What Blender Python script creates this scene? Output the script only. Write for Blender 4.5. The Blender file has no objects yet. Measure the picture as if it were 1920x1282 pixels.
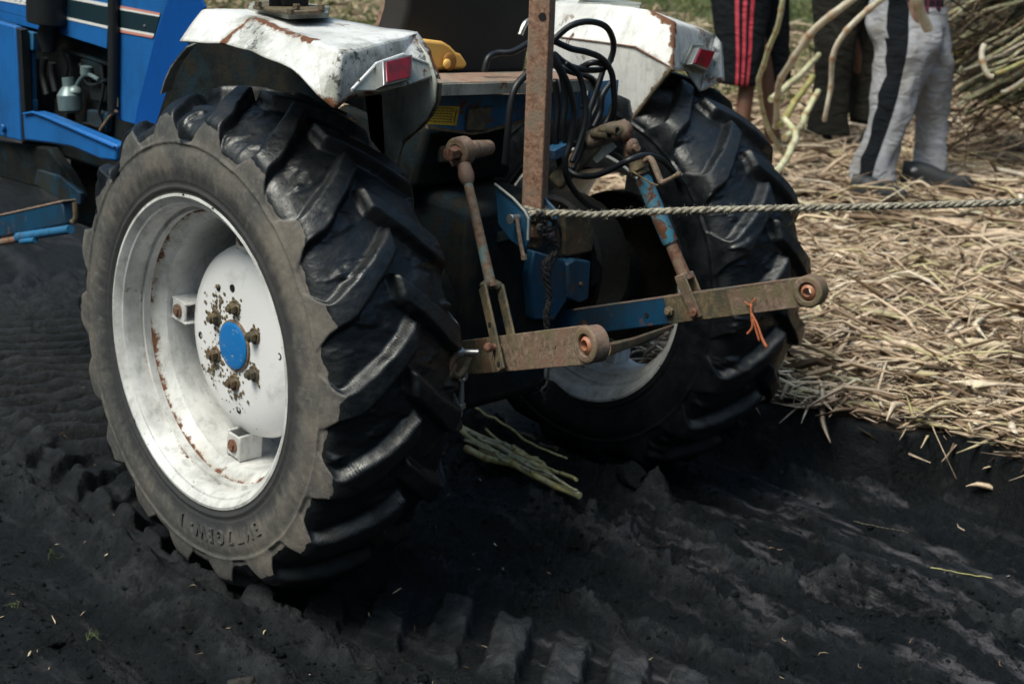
import bpy, bmesh, math, random
import numpy as np
from mathutils import Vector, Matrix
random.seed(7); rng=np.random.default_rng(11)
S=bpy.context.scene; COL=S.collection
# ------------------------------------------------------------------ camera
W,H=1920,1282
CP=[-2.73735888,-3.00552179,1.71692471,0.77616479,0.29211129,0.04846986,2785.63614]
_y,_p,_r,FPX=CP[3:]
CC=np.array(CP[:3])
FW=np.array([math.sin(_y)*math.cos(_p),math.cos(_y)*math.cos(_p),-math.sin(_p)])
_R=np.array([math.cos(_y),-math.sin(_y),0]);_U=np.cross(_R,FW)
RT=math.cos(_r)*_R+math.sin(_r)*_U;UP=-math.sin(_r)*_R+math.cos(_r)*_U
def ray(u,v): return FW+RT*(u-W/2)/FPX-UP*(v-H/2)/FPX
def at(u,v,ax,val):
    d=ray(u,v); i='xyz'.index(ax); return CC+d*(val-CC[i])/d[i]
def atd(u,v,dep): return CC+ray(u,v)*dep
def atp(u,v,P,N):
    d=ray(u,v);P=np.array(P);N=np.array(N); return CC+d*((P-CC)@N)/(d@N)
cam=bpy.data.cameras.new('camera');co=bpy.data.objects.new('camera',cam);COL.objects.link(co)
m=Matrix(((RT[0],UP[0],-FW[0],CC[0]),(RT[1],UP[1],-FW[1],CC[1]),(RT[2],UP[2],-FW[2],CC[2]),(0,0,0,1)))
co.matrix_world=m
cam.sensor_width=36;cam.lens=FPX/W*36;cam.clip_end=500;cam.clip_start=.05
cam.dof.use_dof=True;cam.dof.focus_distance=3.15;cam.dof.aperture_fstop=5.6
S.camera=co
# ------------------------------------------------------------------ noise
def _h(ix,iy,iz,s):
    n=(ix.astype(np.int64)*374761393+iy.astype(np.int64)*668265263+iz.astype(np.int64)*2147483647+s*974634777)&0xffffffff
    n=((n^(n>>13))*1274126177)&0xffffffff; n=(n^(n>>16))&0xffffffff
    return n/4294967295.0
def vn(x,y,z=0.,s=0):
    x=np.asarray(x,float);y=np.asarray(y,float);z=np.asarray(z,float)+0*x
    x0=np.floor(x);y0=np.floor(y);z0=np.floor(z)
    fx=x-x0;fy=y-y0;fz=z-z0
    fx=fx*fx*(3-2*fx);fy=fy*fy*(3-2*fy);fz=fz*fz*(3-2*fz)
    r=0
    for a in(0,1):
        for b in(0,1):
            for c in(0,1):
                w=(fx if a else 1-fx)*(fy if b else 1-fy)*(fz if c else 1-fz)
                r=r+w*_h(x0+a,y0+b,z0+c,s)
    return r*2-1
def fbm(x,y,z=0.,o=4,s=0,g=.5):
    r=0;a=1
    for i in range(o):
        r=r+a*vn(x*2**i+17.3*i,y*2**i-5.1*i,np.asarray(z)*2**i,s+i);a*=g
    return r
def ss(a,b,x):
    t=np.clip((x-a)/(b-a),0,1);return t*t*(3-2*t)
# ------------------------------------------------------------------ objects
WL={}
def tag(o,label=None,cat=None,group=None,kind=None):
    if label:o['label']=label
    if cat:o['category']=cat
    if group:o['group']=group
    if kind:o['kind']=kind
    return o
def empty(name,loc,label,cat,group=None):
    o=bpy.data.objects.new(name,None);COL.objects.link(o);o.location=loc;o.empty_display_size=.1
    WL[o.name]=np.array(loc,float);return tag(o,label,cat,group)
class MB:
    def __init__(s): s.v=[];s.f=[];s.m=[]
    def add(s,vs,fs,mi=0):
        n=len(s.v);s.v+=[tuple(map(float,v)) for v in vs];s.f+=[[i+n for i in f] for f in fs];s.m+=[mi]*len(fs);return s
    def hexa(s,P,mi=0):  # 8 corners bottom 4 ccw, top 4
        return s.add(P,[(0,3,2,1),(4,5,6,7),(0,1,5,4),(1,2,6,5),(2,3,7,6),(3,0,4,7)],mi)
    def box(s,c,d,ax=None,mi=0):
        c=np.array(c,float);A=np.eye(3) if ax is None else np.array(ax,float)
        P=[c+A[0]*d[0]/2*i+A[1]*d[1]/2*j+A[2]*d[2]/2*k for k in(-1,1) for i,j in((-1,-1),(1,-1),(1,1),(-1,1))]
        return s.hexa(P,mi)
    def bar(s,a,b,w,h,up=(0,0,1),mi=0):
        a=np.array(a,float);b=np.array(b,float);t=b-a;L=np.linalg.norm(t);t=t/L
        x=np.cross(t,up);x/=np.linalg.norm(x);y=np.cross(x,t)
        return s.box((a+b)/2,(L,w,h),(t,x,y),mi)
    def tube(s,pts,r,n=12,caps=True,mi=0,sub=0,flat=1.):
        P=np.array(pts,float);R=np.broadcast_to(np.array(r,float),(len(P),)).copy()
        if sub:
            P,R=spl(P,sub),np.interp(np.linspace(0,len(P)-1,(len(P)-1)*sub+1),np.arange(len(P)),R)
        T=np.gradient(P,axis=0);T/=np.linalg.norm(T,axis=1)[:,None]+1e-12
        u=np.array([0,0,1.]) if abs(T[0][2])<.9 else np.array([1.,0,0])
        base=len(s.v);vs=[]
        for i,(p,t) in enumerate(zip(P,T)):
            u=u-t*(u@t);u/=np.linalg.norm(u);w=np.cross(t,u)
            for k in range(n):
                a=2*math.pi*k/n;vs.append(p+R[i]*(math.cos(a)*u+math.sin(a)*flat*w))
        fs=[]
        for i in range(len(P)-1):
            for k in range(n):
                a=i*n+k;b=i*n+(k+1)%n;fs.append((a,b,b+n,a+n))
        if caps:
            fs.append(tuple(range(n-1,-1,-1)));fs.append(tuple((len(P)-1)*n+k for k in range(n)))
        return s.add(vs,fs,mi)
    def cyl(s,a,b,r,r2=None,n=24,mi=0): return s.tube([a,b],[r,r if r2 is None else r2],n,mi=mi)
    def prism(s,poly,off,mi=0):
        n=len(poly);off=np.array(off,float);poly=[np.array(p,float) for p in poly]
        vs=poly+[p+off for p in poly]
        fs=[tuple(range(n-1,-1,-1)),tuple(range(n,2*n))]+[(i,(i+1)%n,(i+1)%n+n,i+n) for i in range(n)]
        return s.add(vs,fs,mi)
    def lathe(s,prof,c,ax,n=48,mi=0,closed=False):
        ax=np.array(ax,float);ax/=np.linalg.norm(ax);u=np.array([0,0,1.]) if abs(ax[2])<.9 else np.array([1.,0,0])
        u=u-ax*(u@ax);u/=np.linalg.norm(u);w=np.cross(ax,u);c=np.array(c,float);vs=[]
        for a,r in prof:
            for k in range(n):
                t=2*math.pi*k/n;vs.append(c+ax*a+r*(math.cos(t)*u+math.sin(t)*w))
        fs=[];m=len(prof)
        for i in range(m if closed else m-1):
            j=(i+1)%m
            for k in range(n):
                fs.append((i*n+k,i*n+(k+1)%n,j*n+(k+1)%n,j*n+k))
        return s.add(vs,fs,mi)
    def ball(s,c,r,n=12,sc=(1,1,1),mi=0):
        c=np.array(c,float);vs=[];fs=[]
        for i in range(n//2+1):
            p=math.pi*i/(n//2)
            for k in range(n):
                t=2*math.pi*k/n;vs.append(c+r*np.array([math.sin(p)*math.cos(t)*sc[0],math.sin(p)*math.sin(t)*sc[1],math.cos(p)*sc[2]]))
        for i in range(n//2):
            for k in range(n): fs.append((i*n+k,(i+1)*n+k,(i+1)*n+(k+1)%n,i*n+(k+1)%n))
        return s.add(vs,fs,mi)
    def build(s,name,mat,parent=None,bevel=0,angle=35,seg=2,solid=0,jit=0,js=8,subd=0,label=None,origin=None):
        V=np.array(s.v)
        if jit: V=V+jit*np.stack([fbm(V[:,0]*js,V[:,1]*js,V[:,2]*js,3,k*9) for k in(1,2,3)],1)
        return meshobj(name,V,s.f,mat,parent,bevel,angle,seg,solid,subd,label,origin,s.m)
def spl(P,k):
    P=np.array(P,float);n=len(P);out=[]
    for i in range(n-1):
        p0=P[max(i-1,0)];p1=P[i];p2=P[i+1];p3=P[min(i+2,n-1)]
        for j in range(k):
            t=j/k;out.append(.5*((2*p1)+(-p0+p2)*t+(2*p0-5*p1+4*p2-p3)*t*t+(-p0+3*p1-3*p2+p3)*t**3))
    out.append(P[-1]);return np.array(out)
def meshobj(name,V,F,mat,parent=None,bevel=0,angle=35,seg=2,solid=0,subd=0,label=None,origin=None,mi=None,attrs=None,fixn=True):
    V=np.asarray(V,float)
    o0=np.array(origin,float) if origin is not None else (V.min(0)+V.max(0))/2
    me=bpy.data.meshes.new(name)
    if isinstance(F,np.ndarray):
        nv=len(V);nf,k=F.shape
        me.vertices.add(nv);me.vertices.foreach_set('co',(V-o0).astype(np.float32).ravel())
        me.loops.add(nf*k);me.loops.foreach_set('vertex_index',F.astype(np.int32).ravel())
        me.polygons.add(nf);me.polygons.foreach_set('loop_start',np.arange(0,nf*k,k,dtype=np.int32))
        me.update(calc_edges=True)
    else:
        me.from_pydata([tuple(v) for v in (V-o0)],[],F)
        if fixn:
            bm=bmesh.new();bm.from_mesh(me);bmesh.ops.recalc_face_normals(bm,faces=bm.faces);bm.to_mesh(me);bm.free()
    mats=mat if isinstance(mat,(list,tuple)) else [mat]
    for q in mats: me.materials.append(q)
    if len(mats)>1 and mi is not None: me.polygons.foreach_set('material_index',np.array(mi,dtype=np.int32))
    me.shade_smooth()
    if angle and not isinstance(F,np.ndarray): me.set_sharp_from_angle(angle=math.radians(angle))
    if attrs:
        for k,a in attrs.items():
            t=me.attributes.new(k,'FLOAT','POINT');t.data.foreach_set('value',np.asarray(a,np.float32).ravel())
    o=bpy.data.objects.new(name,me);COL.objects.link(o)
    if parent is not None:
        o.parent=parent;o.location=o0-WL[parent.name]
    else:o.location=o0
    WL[o.name]=o0
    if solid:
        q=o.modifiers.new('s','SOLIDIFY');q.thickness=solid;q.offset=-1
    if bevel:
        q=o.modifiers.new('b','BEVEL');q.width=bevel;q.segments=seg;q.limit_method='ANGLE';q.angle_limit=math.radians(30);q.harden_normals=False
    if subd:
        q=o.modifiers.new('u','SUBSURF');q.levels=q.render_levels=subd
    if label:o['label']=label
    return o
# ------------------------------------------------------------------ materials
class N:
    def __init__(s,name):
        s.m=bpy.data.materials.new(name);s.m.use_nodes=True;s.t=s.m.node_tree;s.b=s.t.nodes['Principled BSDF'];s.tc=s.n('ShaderNodeTexCoord')
        s.geo=s.n('ShaderNodeNewGeometry')
    def n(s,k,**kw):
        x=s.t.nodes.new(k)
        for a,b in kw.items(): setattr(x,a,b)
        return x
    def l(s,a,b): s.t.links.new(a,b)
    def pos(s,scale=(1,1,1),rot=(0,0,0)):
        mp=s.n('ShaderNodeMapping');s.l(s.geo.outputs['Position'],mp.inputs['Vector'])
        mp.inputs['Scale'].default_value=scale;mp.inputs['Rotation'].default_value=rot;return mp.outputs[0]
    def noise(s,sc,det=4,rough=.55,vec=None,dist=0):
        x=s.n('ShaderNodeTexNoise');s.l(vec or s.geo.outputs['Position'],x.inputs['Vector'])
        x.inputs['Scale'].default_value=sc;x.inputs['Detail'].default_value=det;x.inputs['Roughness'].default_value=rough;x.inputs['Distortion'].default_value=dist
        return x.outputs[0]
    def ramp(s,fac,stops,interp='LINEAR'):
        x=s.n('ShaderNodeValToRGB');s.l(fac,x.inputs[0]);e=x.color_ramp.elements;x.color_ramp.interpolation=interp
        while len(e)<len(stops):e.new(.5)
        for q,(p,c) in zip(e,stops):
            q.position=p;q.color=(c,c,c,1) if not hasattr(c,'__len__') else (*c,1)
        return x.outputs[0]
    def mix(s,fac,a,b,mode='MIX'):
        x=s.n('ShaderNodeMix',data_type='RGBA',blend_type=mode)
        for i,q in((0,fac),(6,a),(7,b)):
            if hasattr(q,'is_output') or isinstance(q,bpy.types.NodeSocket): s.l(q,x.inputs[i])
            elif hasattr(q,'__len__'): x.inputs[i].default_value=(*q,1)
            else: x.inputs[i].default_value=q
        return x.outputs[2]
    def math(s,op,a,b=0.,c=None):
        x=s.n('ShaderNodeMath',operation=op)
        for i,q in enumerate((a,b) if c is None else (a,b,c)):
            if isinstance(q,bpy.types.NodeSocket): s.l(q,x.inputs[i])
            else: x.inputs[i].default_value=q
        return x.outputs[0]
    def attr(s,k): return s.n('ShaderNodeAttribute',attribute_name=k).outputs['Fac']
    def out(s,col=None,rough=None,bump=None,bs=.3,bd=.01,metal=0,spec=.5,coat=0,bump2=None):
        def put(v,sock):
            if v is None:return
            if isinstance(v,bpy.types.NodeSocket): s.l(v,sock)
            elif hasattr(v,'__len__'): sock.default_value=(*v,1)
            else: sock.default_value=v
        put(col,s.b.inputs['Base Color']);put(rough,s.b.inputs['Roughness']);put(metal,s.b.inputs['Metallic']);put(spec,s.b.inputs['Specular IOR Level']);put(coat,s.b.inputs['Coat Weight'])
        if bump is not None:
            x=s.n('ShaderNodeBump');x.inputs['Strength'].default_value=bs;x.inputs['Distance'].default_value=bd;s.l(bump,x.inputs['Height']);s.l(x.outputs[0],s.b.inputs['Normal'])
        return s.m
M={}
def paint(name,base,rustamt=.5,grime=.5,rough=.4,rs=14,dark=(.05,.055,.04),base2=None,edge=0):
    a=N(name)
    g=a.ramp(a.noise(3.5,8,.65),[(.42,0),(.72,grime)])
    streak=a.ramp(a.noise(30,6,.7,a.pos((1,1,.25))),[(.5,0),(.75,grime*.8)])
    c=a.mix(a.noise(2,3),base,base2 or tuple(x*.88 for x in base))
    c=a.mix(g,c,dark);c=a.mix(streak,c,dark)
    lo=.70-.2*rustamt
    rm=a.ramp(a.noise(rs,9,.7,dist=.4),[(lo,0),(lo+.03,1)])
    r2=a.ramp(a.noise(4,4),[(.46,0),(.58,1)])
    if rustamt<1: rm=a.math('MULTIPLY',rm,r2)
    if edge:
        eg=a.ramp(a.math('ADD',a.math('MULTIPLY',a.attr('edge'),.33),a.math('MULTIPLY',a.noise(17,9,.75),.95)),[(.66,0),(.72,1)])
        rm=a.math('MAXIMUM',rm,eg)
        hl=a.ramp(a.math('ADD',a.math('MULTIPLY',a.attr('edge'),.4),a.math('MULTIPLY',a.noise(12,6,.7),.75)),[(.5,0),(.75,.55)]);c=a.mix(hl,c,(.33,.27,.2))
        dm=a.math('ADD',a.math('MULTIPLY',a.attr('dirt'),.3),a.math('MULTIPLY',a.noise(13,9,.72),.8));c=a.mix(a.ramp(dm,[(.54,0),(.72,.75)]),c,(.13,.135,.1));c=a.mix(a.ramp(a.math('ADD',a.math('MULTIPLY',a.attr('dirt'),.22),a.math('MULTIPLY',a.noise(45,8,.7),.85)),[(.66,0),(.72,.9)]),c,(.025,.025,.018))
    rc=a.mix(a.noise(60,5),(.03,.014,.008),(.22,.08,.03))
    c=a.mix(rm,c,rc)
    sp=a.ramp(a.noise(90,3,.6),[(.68,0),(.73,.8)])
    c=a.mix(sp,c,dark)
    ro=a.mix(rm,(rough,)*3,(.85,)*3)
    bp=a.math('ADD',a.noise(120,4),a.math('MULTIPLY',rm,-1.5))
    return a.out(c,ro,bp,.25,.002)
def rusty(name,c1,c2,c3=None,rough=.75,mud=None,mudamt=.5,sc=1.):
    sp_=.12 if 'grease_and' in name else .35
    a=N(name)
    c=a.mix(a.ramp(a.noise(45*sc,8,.7),[(.35,0),(.65,1)]),c1,c2)
    if c3: c=a.mix(a.ramp(a.noise(7*sc,6,.65),[(.5,0),(.6,1)]),c,c3)
    if mud: c=a.mix(a.ramp(a.noise(11*sc,6,.6),[(.52-.2*mudamt,0),(.62,1)]),c,mud)
    return a.out(c,rough,a.noise(90*sc,7,.7),.6,.004,spec=sp_)
M['fender']=paint('white_fender_paint',(.8,.79,.77),.5,.5,.42,12,(.09,.095,.07),(.75,.74,.72),1)
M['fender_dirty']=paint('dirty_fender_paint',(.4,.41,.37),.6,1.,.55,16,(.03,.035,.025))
M['rim']=paint('white_rim_paint',(.76,.75,.72),.3,.7,.38,22,(.09,.09,.08),(.77,.77,.77),1)
M['blue']=paint('blue_hood_paint',(.01,.12,.39),.1,.4,.38,20,(.012,.03,.05),(.015,.14,.43))
M['blue2']=paint('deep_blue_paint',(.003,.075,.33),.0,.15,.3,20,(.008,.016,.03))
M['oldblue']=paint('old_blue_paint',(.03,.21,.4),.75,.75,.55,20,(.02,.03,.03),(.01,.09,.24))
M['lightblue']=paint('light_blue_barrel_paint',(.05,.24,.3),1.0,.8,.55,26,(.12,.12,.08),(.02,.15,.3))
M['darkblue']=paint('dark_blue_link_paint',(.005,.055,.12),.6,1.,.45,20,(.02,.02,.015))
M['oldblue2']=rusty('greasy_blue_casting',(.004,.018,.03),(.008,.06,.12),(.02,.03,.028),.6,(.02,.02,.016),.4)
M['greasedisc']=rusty('greasy_brown_disc_back',(.006,.006,.006),(.035,.027,.018),None,.4)
M['grime']=rusty('black_grease_and_dirt',(.006,.008,.009),(.014,.017,.017),(.01,.022,.03),.75,(.02,.018,.014),.1)
M['rust']=rusty('red_brown_rust',(.08,.03,.02),(.28,.14,.09),(.2,.14,.1),.75,None,.5,1.6)
M['rustpost']=rusty('pale_rusty_tube',(.12,.055,.032),(.33,.2,.135),(.2,.15,.11),.75,sc=1.8)
M['mudsteel']=rusty('muddy_steel',(.09,.06,.04),(.3,.215,.165),(.2,.12,.085),.6,(.15,.125,.07),.25,1.5)
M['olive']=rusty('olive_caked_steel',(.065,.052,.03),(.21,.16,.095),(.15,.085,.05),.65,(.07,.065,.045),.4,1.5)
M['beam']=rusty('rusty_beam',(.25,.14,.1),(.33,.24,.18),(.16,.17,.15),.7)
M['hose']=(lambda a:a.out((.008,.01,.013),.45,a.noise(200,3),.1,.001))(N('black_hose_rubber'))
M['black']=(lambda a:a.out(a.mix(a.noise(20,5),(.006,.008,.009),(.014,.016,.018)),.5,a.noise(60,4),.2,.002))(N('black_plastic'))
M['seat']=(lambda a:a.out(a.mix(a.noise(5,5),(.012,.01,.009),(.02,.016,.013)),.8,a.noise(150,4),.3,.002))(N('dark_seat_cloth'))
M['chrome']=(lambda a:a.out(a.mix(a.noise(40,4),(.45,.46,.45),(.3,.3,.28)),.35,metal=.8))(N('dull_chrome'))
M['red']=(lambda a:a.out(a.mix(a.ramp(a.noise(30,5),[(.45,0),(.7,1)]),(.3,.008,.02),(.12,.02,.02)),.2,a.noise(300,2),.3,.001,coat=.4))(N('red_lens'))
M['yellow']=(lambda a:a.out(a.mix(a.noise(9,4),(.85,.4,.06),(.9,.56,.16)),.45,a.noise(25,4),.3,.006))(N('yellow_plastic'))
M['stone']=rusty('brown_clod',(.012,.011,.01),(.04,.034,.03),None,.9)
M['cap']=(lambda a:a.out(a.mix(a.ramp(a.noise(28,7,.7,a.pos((1,1,3),(.6,0,0))),[(.62,0),(.66,1)]),(.01,.16,.46),(.4,.4,.35)),.4))(N('blue_hub_cap_paint'))
M['orange']=(lambda a:a.out((.42,.12,.05),.7))(N('orange_cord'))
M['hole_shade']=(lambda a:a.out((.004,.004,.004),.9))(N('painted_hole_shade'))  # black faces paint the shade inside holes that are not cut out
M['bore']=(lambda a:a.out(a.mix(a.noise(50,4),(.5,.22,.13),(.28,.11,.06)),.5))(N('orange_rust_bore'))
# tyre
def tyremat():
    a=N('muddy_tyre_rubber')
    d=a.attr('dry');d=a.ramp(a.math('ADD',d,a.math('MULTIPLY',a.math('SUBTRACT',a.noise(28,6,.65),.5),.5)),[(.44,0),(.56,1)])
    dry=a.mix(a.ramp(a.noise(9,7,.7),[(.38,0),(.66,1)]),(.07,.067,.063),(.17,.148,.123))
    dry=a.mix(a.ramp(a.noise(3.2,4,.6),[(.42,0),(.58,.8)]),dry,(.05,.053,.054))
    dry=a.mix(a.ramp(a.noise(60,5,.7,a.pos((1,1,1))),[(.5,0),(.75,.5)]),dry,(.22,.2,.18))
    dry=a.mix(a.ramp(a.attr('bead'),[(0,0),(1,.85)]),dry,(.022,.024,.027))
    wet=a.mix(a.noise(12,6,.6),(.0025,.004,.0055),(.008,.010,.0125))
    c=a.mix(d,wet,dry)
    wr=a.ramp(a.noise(16,7,.7),[(.36,.26),(.64,.62)])
    r=a.mix(d,wr,(.85,)*3)
    h=a.math('ADD',a.noise(75,5,.6),a.math('MULTIPLY',a.noise(20,3,.5),.8))
    return a.out(c,r,h,.3,.005,spec=.5)
M['tyre']=tyremat()
def soil():
    a=N('black_wet_soil')
    geo=a.geo.outputs['Position'];sx=a.n('ShaderNodeSeparateXYZ');a.l(geo,sx.inputs[0])
    n1=a.noise(6,8,.68);n2=a.noise(40,8,.7)
    c=a.mix(a.ramp(n1,[(.35,0),(.68,1)]),(.001,.0021,.0028),(.0055,.008,.0102))
    sm=a.ramp(a.noise(1.,6,.62,a.pos((14,2.4,6))),[(.53,0),(.63,1)]);sm=a.math('MULTIPLY',sm,a.ramp(a.noise(34,6,.7,a.pos((1,.4,1))),[(.42,.1),(.56,1)]));c=a.mix(a.math('MULTIPLY',sm,a.attr('smear')),c,(.082,.077,.084));c=a.mix(a.math('MULTIPLY',a.attr('crest_sheen'),a.ramp(a.noise(22,6,.65),[(.35,.15),(.65,1)])),c,(.05,.053,.058))  # painted wet sheen lightens the tops of ridges, prints and tread blocks
    c=a.mix(a.ramp(n2,[(.55,0),(.72,.6)]),c,(.02,.021,.023))
    # straw-covered bank soil and far field
    st=a.attr('litter');c=a.mix(st,c,a.mix(a.ramp(a.noise(28,6,.7),[(.4,0),(.62,1)]),(.012,.009,.007),(.09,.066,.045)))
    gr=a.attr('green');c=a.mix(gr,c,a.mix(a.ramp(a.noise(9,7,.7,a.pos((1,.35,1),(0,0,.8))),[(.38,0),(.62,1)]),(.03,.05,.018),(.2,.21,.09)))
    ro=a.ramp(n1,[(.35,.26),(.65,.52)])
    h=a.math('ADD',a.noise(55,9,.72),a.math('MULTIPLY',a.noise(190,4,.6),.35))
    return a.out(c,ro,h,1.,.014,spec=.25)
M['soil']=soil()
def rndmat(name,stops,rough=.7,bump=120,spec=.3):
    a=N(name);at_=a.attr('rnd')
    c=a.ramp(at_,stops)
    c=a.mix(a.ramp(a.noise(35,5,.6),[(.45,0),(.75,.55)]),c,(.06,.045,.03))
    return a.out(c,rough,a.noise(bump,4),.3,.002,spec=spec)
M['straw']=rndmat('dry_cane_leaf_straw',[(0,(.05,.032,.018)),(.25,(.24,.16,.1)),(.45,(.52,.38,.26)),(.7,(.7,.54,.39)),(.85,(.46,.4,.2)),(1,(.8,.67,.52))])
def cane(name,c1,c2,c3,dirt=.4):
    a=N(name)
    c=a.mix(a.ramp(a.noise(14,5),[(.35,0),(.65,1)]),c1,c2)
    c=a.mix(a.attr('node'),c,c3)
    c=a.mix(a.ramp(a.noise(50,6,.7),[(.55-.15*dirt,0),(.8,.8)]),c,(.05,.035,.02))
    return a.out(c,.5,a.noise(140,3),.2,.002)
M['cane']=cane('pale_sugarcane_skin',(.62,.57,.4),(.46,.46,.25),(.32,.18,.08),.3)
M['cane_pale']=cane('bleached_cane_skin',(.68,.62,.5),(.56,.48,.36),(.38,.2,.1),.2)
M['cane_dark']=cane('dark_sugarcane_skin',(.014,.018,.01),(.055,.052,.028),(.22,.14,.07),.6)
M['cane_green']=cane('yellow_green_cane_skin',(.42,.38,.15),(.26,.27,.09),(.33,.2,.06),.6)
def ropem():
    a=N('frayed_rope_fibre')
    c=a.mix(a.ramp(a.noise(70,5,.7),[(.35,0),(.65,1)]),(.1,.09,.07),(.5,.45,.35))
    return a.out(c,.9,a.noise(400,3),.8,.003)
M['rope']=ropem()
M['rope_dark']=rusty('dirty_dark_rope_fibre',(.012,.012,.012),(.07,.065,.058),None,.95,sc=2)
def cloth(name,c1,c2=None,stain=None,sa=.5):
    a=N(name);c=a.mix(a.noise(6,4),c1,c2 or tuple(x*.8 for x in c1))
    if stain: c=a.mix(a.ramp(a.noise(5,6,.65),[(.6-.15*sa,0),(.72,.75)]),c,stain)
    return a.out(c,.9,a.math('ADD',a.math('MULTIPLY',a.noise(300,3),.15),a.noise(7,3,.5,a.pos((1,1,2.2),(.5,.3,0)),1.2)),.9,.05,spec=.2)
M['greycloth']=cloth('light_grey_trouser_cloth',(.4,.4,.42),(.3,.3,.33),(.17,.15,.11),.9)
M['blackcloth']=cloth('black_cloth',(.006,.008,.011))
M['pink']=cloth('crimson_stripe_cloth',(.5,.02,.04),(.55,.09,.12))
M['midblue']=paint('dull_blue_bracket_paint',(.012,.085,.16),.75,.8,.5,20,(.02,.03,.03),(.01,.06,.14))
M['brown']=cloth('muddy_brown_trouser_cloth',(.03,.027,.02),(.017,.017,.015),(.065,.052,.036),.4)
def plaid():
    a=N('dark_plaid_shirt_cloth');w=a.n('ShaderNodeTexWave');w.inputs['Scale'].default_value=7;a.l(a.geo.outputs['Position'],w.inputs[0])
    w2=a.n('ShaderNodeTexWave',bands_direction='Z');w2.inputs['Scale'].default_value=7;a.l(a.geo.outputs['Position'],w2.inputs[0])
    f=a.ramp(a.math('MAXIMUM',w.outputs['Fac'],w2.outputs['Fac']),[(.85,0),(.95,1)])
    return a.out(a.mix(f,(.012,.01,.02),(.2,.03,.06)),.9)
M['plaid']=plaid()
M['skin']=(lambda a:a.out(a.mix(a.noise(12,4),(.16,.075,.045),(.11,.05,.032)),.5,a.noise(120,3),.1,.002))(N('brown_skin'))
M['hair']=(lambda a:a.out((.01,.008,.007),.6))(N('black_hair'))
M['shoe']=(lambda a:a.out(a.mix(a.noise(14,5),(.01,.012,.014),(.03,.03,.03)),.6,a.noise(80,3),.2,.002))(N('black_shoe_leather'))
M['sole']=(lambda a:a.out((.03,.032,.035),.8))(N('shoe_sole_rubber'))
M['white_letter']=(lambda a:a.out((.7,.7,.7),.5))(N('white_sticker'))
M['salmon']=(lambda a:a.out((.62,.25,.2),.5))(N('red_stripe_sticker'))
M['whitestripe']=(lambda a:a.out((.75,.75,.73),.5))(N('white_stripe_sticker'))
M['stripe_black']=(lambda a:a.out((.012,.03,.04),.3))(N('black_stripe_sticker'))
def sticker():
    a=N('yellow_warning_sticker');c=a.mix(a.ramp(a.noise(30,5),[(.5,0),(.7,.7)]),(.62,.42,.04),(.25,.15,.03));return a.out(c,.5)
M['sticker']=sticker()
M['ink']=(lambda a:a.out((.05,.03,.01),.6))(N('sticker_print_ink'))
M['teal']=(lambda a:a.out(a.mix(a.noise(25,5),(.03,.12,.16),(.3,.33,.3)),.4,metal=.3))(N('teal_filter_paint'))
M['grass']=rndmat('green_grass_blade',[(0,(.03,.05,.015)),(.6,(.1,.14,.04)),(1,(.3,.28,.13))])
# ------------------------------------------------------------------ terrain
def bankx(y):
    b=np.interp(y,[-4,-1.6,-1.25,-1.05,-.88,-.7,-.45,-.2,.5,2,6,40],[1.1,1.08,1.06,1.13,1.17,1.05,1.0,.98,1.0,1.0,1.05,1.1])
    return b+.035*fbm(y*3.1,0*y+3,0,3,4)
def rutx(y):  # centre of the near tyre's print behind the wheel
    return -.69+.0*y+np.where(y<-.15,.42*(-.15-y)**1.0*np.clip(1.15-.35*(-.15-y),.6,1.2),0)
def _pl(q): return [at(u,v,'z',0.)[:2] for u,v in q]
RIDGES=[([(40,795),(110,868),(215,960),(330,1060),(385,1105)],.02,.024,.12),([(0,835),(110,925),(230,1015),(300,1062)],.028,.02,.12),([(0,880),(120,985),(260,1085)],.03,.018,.5),
 ([(370,1090),(480,1130),(560,1180),(650,1212),(760,1262),(860,1300)],.03,.028,.6),([(200,1080),(350,1160),(520,1250),(600,1290)],.03,.022,.8),
 ([(1175,935),(1230,970),(1290,1015),(1400,1080),(1600,1110),(1925,1190)],.026,.034,.6),([(1200,885),(1350,930),(1500,985),(1545,1030)],.008,-.022,.3),
 ([(1400,905),(1560,990),(1750,1060),(1930,1120)],.013,.02,.5),([(1480,900),(1620,970),(1800,1048),(1930,1085)],.01,.018,.5),([(1300,900),(1450,960),(1620,1040),(1800,1100)],.012,.015,.5),
 ([(1350,1140),(1480,1180),(1600,1205),(1740,1255)],.014,.024,.4),([(1000,950),(1120,1010),(1250,1090),(1330,1130)],.03,.025,.9),([(1100,1130),(1250,1170),(1400,1230),(1500,1290)],.025,.02,.8),
 ([(1240,925),(1400,965),(1560,1050),(1700,1100)],.012,-.018,.4),([(1500,1100),(1700,1160),(1925,1240)],.012,-.02,.5)]
def ridges(x,y):
    z=0*x
    for q,w,h,r in RIDGES:
        P=np.array(_pl(q));P=spl(np.c_[P,np.zeros(len(P))],4)[:,:2];dm=np.full(x.shape,1e9);xx=x+.005*fbm(x*14,y*14,0,2,7);yy=y+.005*fbm(x*14,y*14,0,2,8)
        for i in range(len(P)-1):
            p=P[i];e=P[i+1]-p;t=np.clip(((xx-p[0])*e[0]+(yy-p[1])*e[1])/(e@e),0,1);dm=np.minimum(dm,(xx-p[0]-t*e[0])**2+(yy-p[1]-t*e[1])**2)
        g=np.exp(-dm/(1.6*w)**2);z=z+1.25*h*g*(1+r*1.3*fbm(x*16,y*16,0,4,9,.6))
    return z
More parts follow.
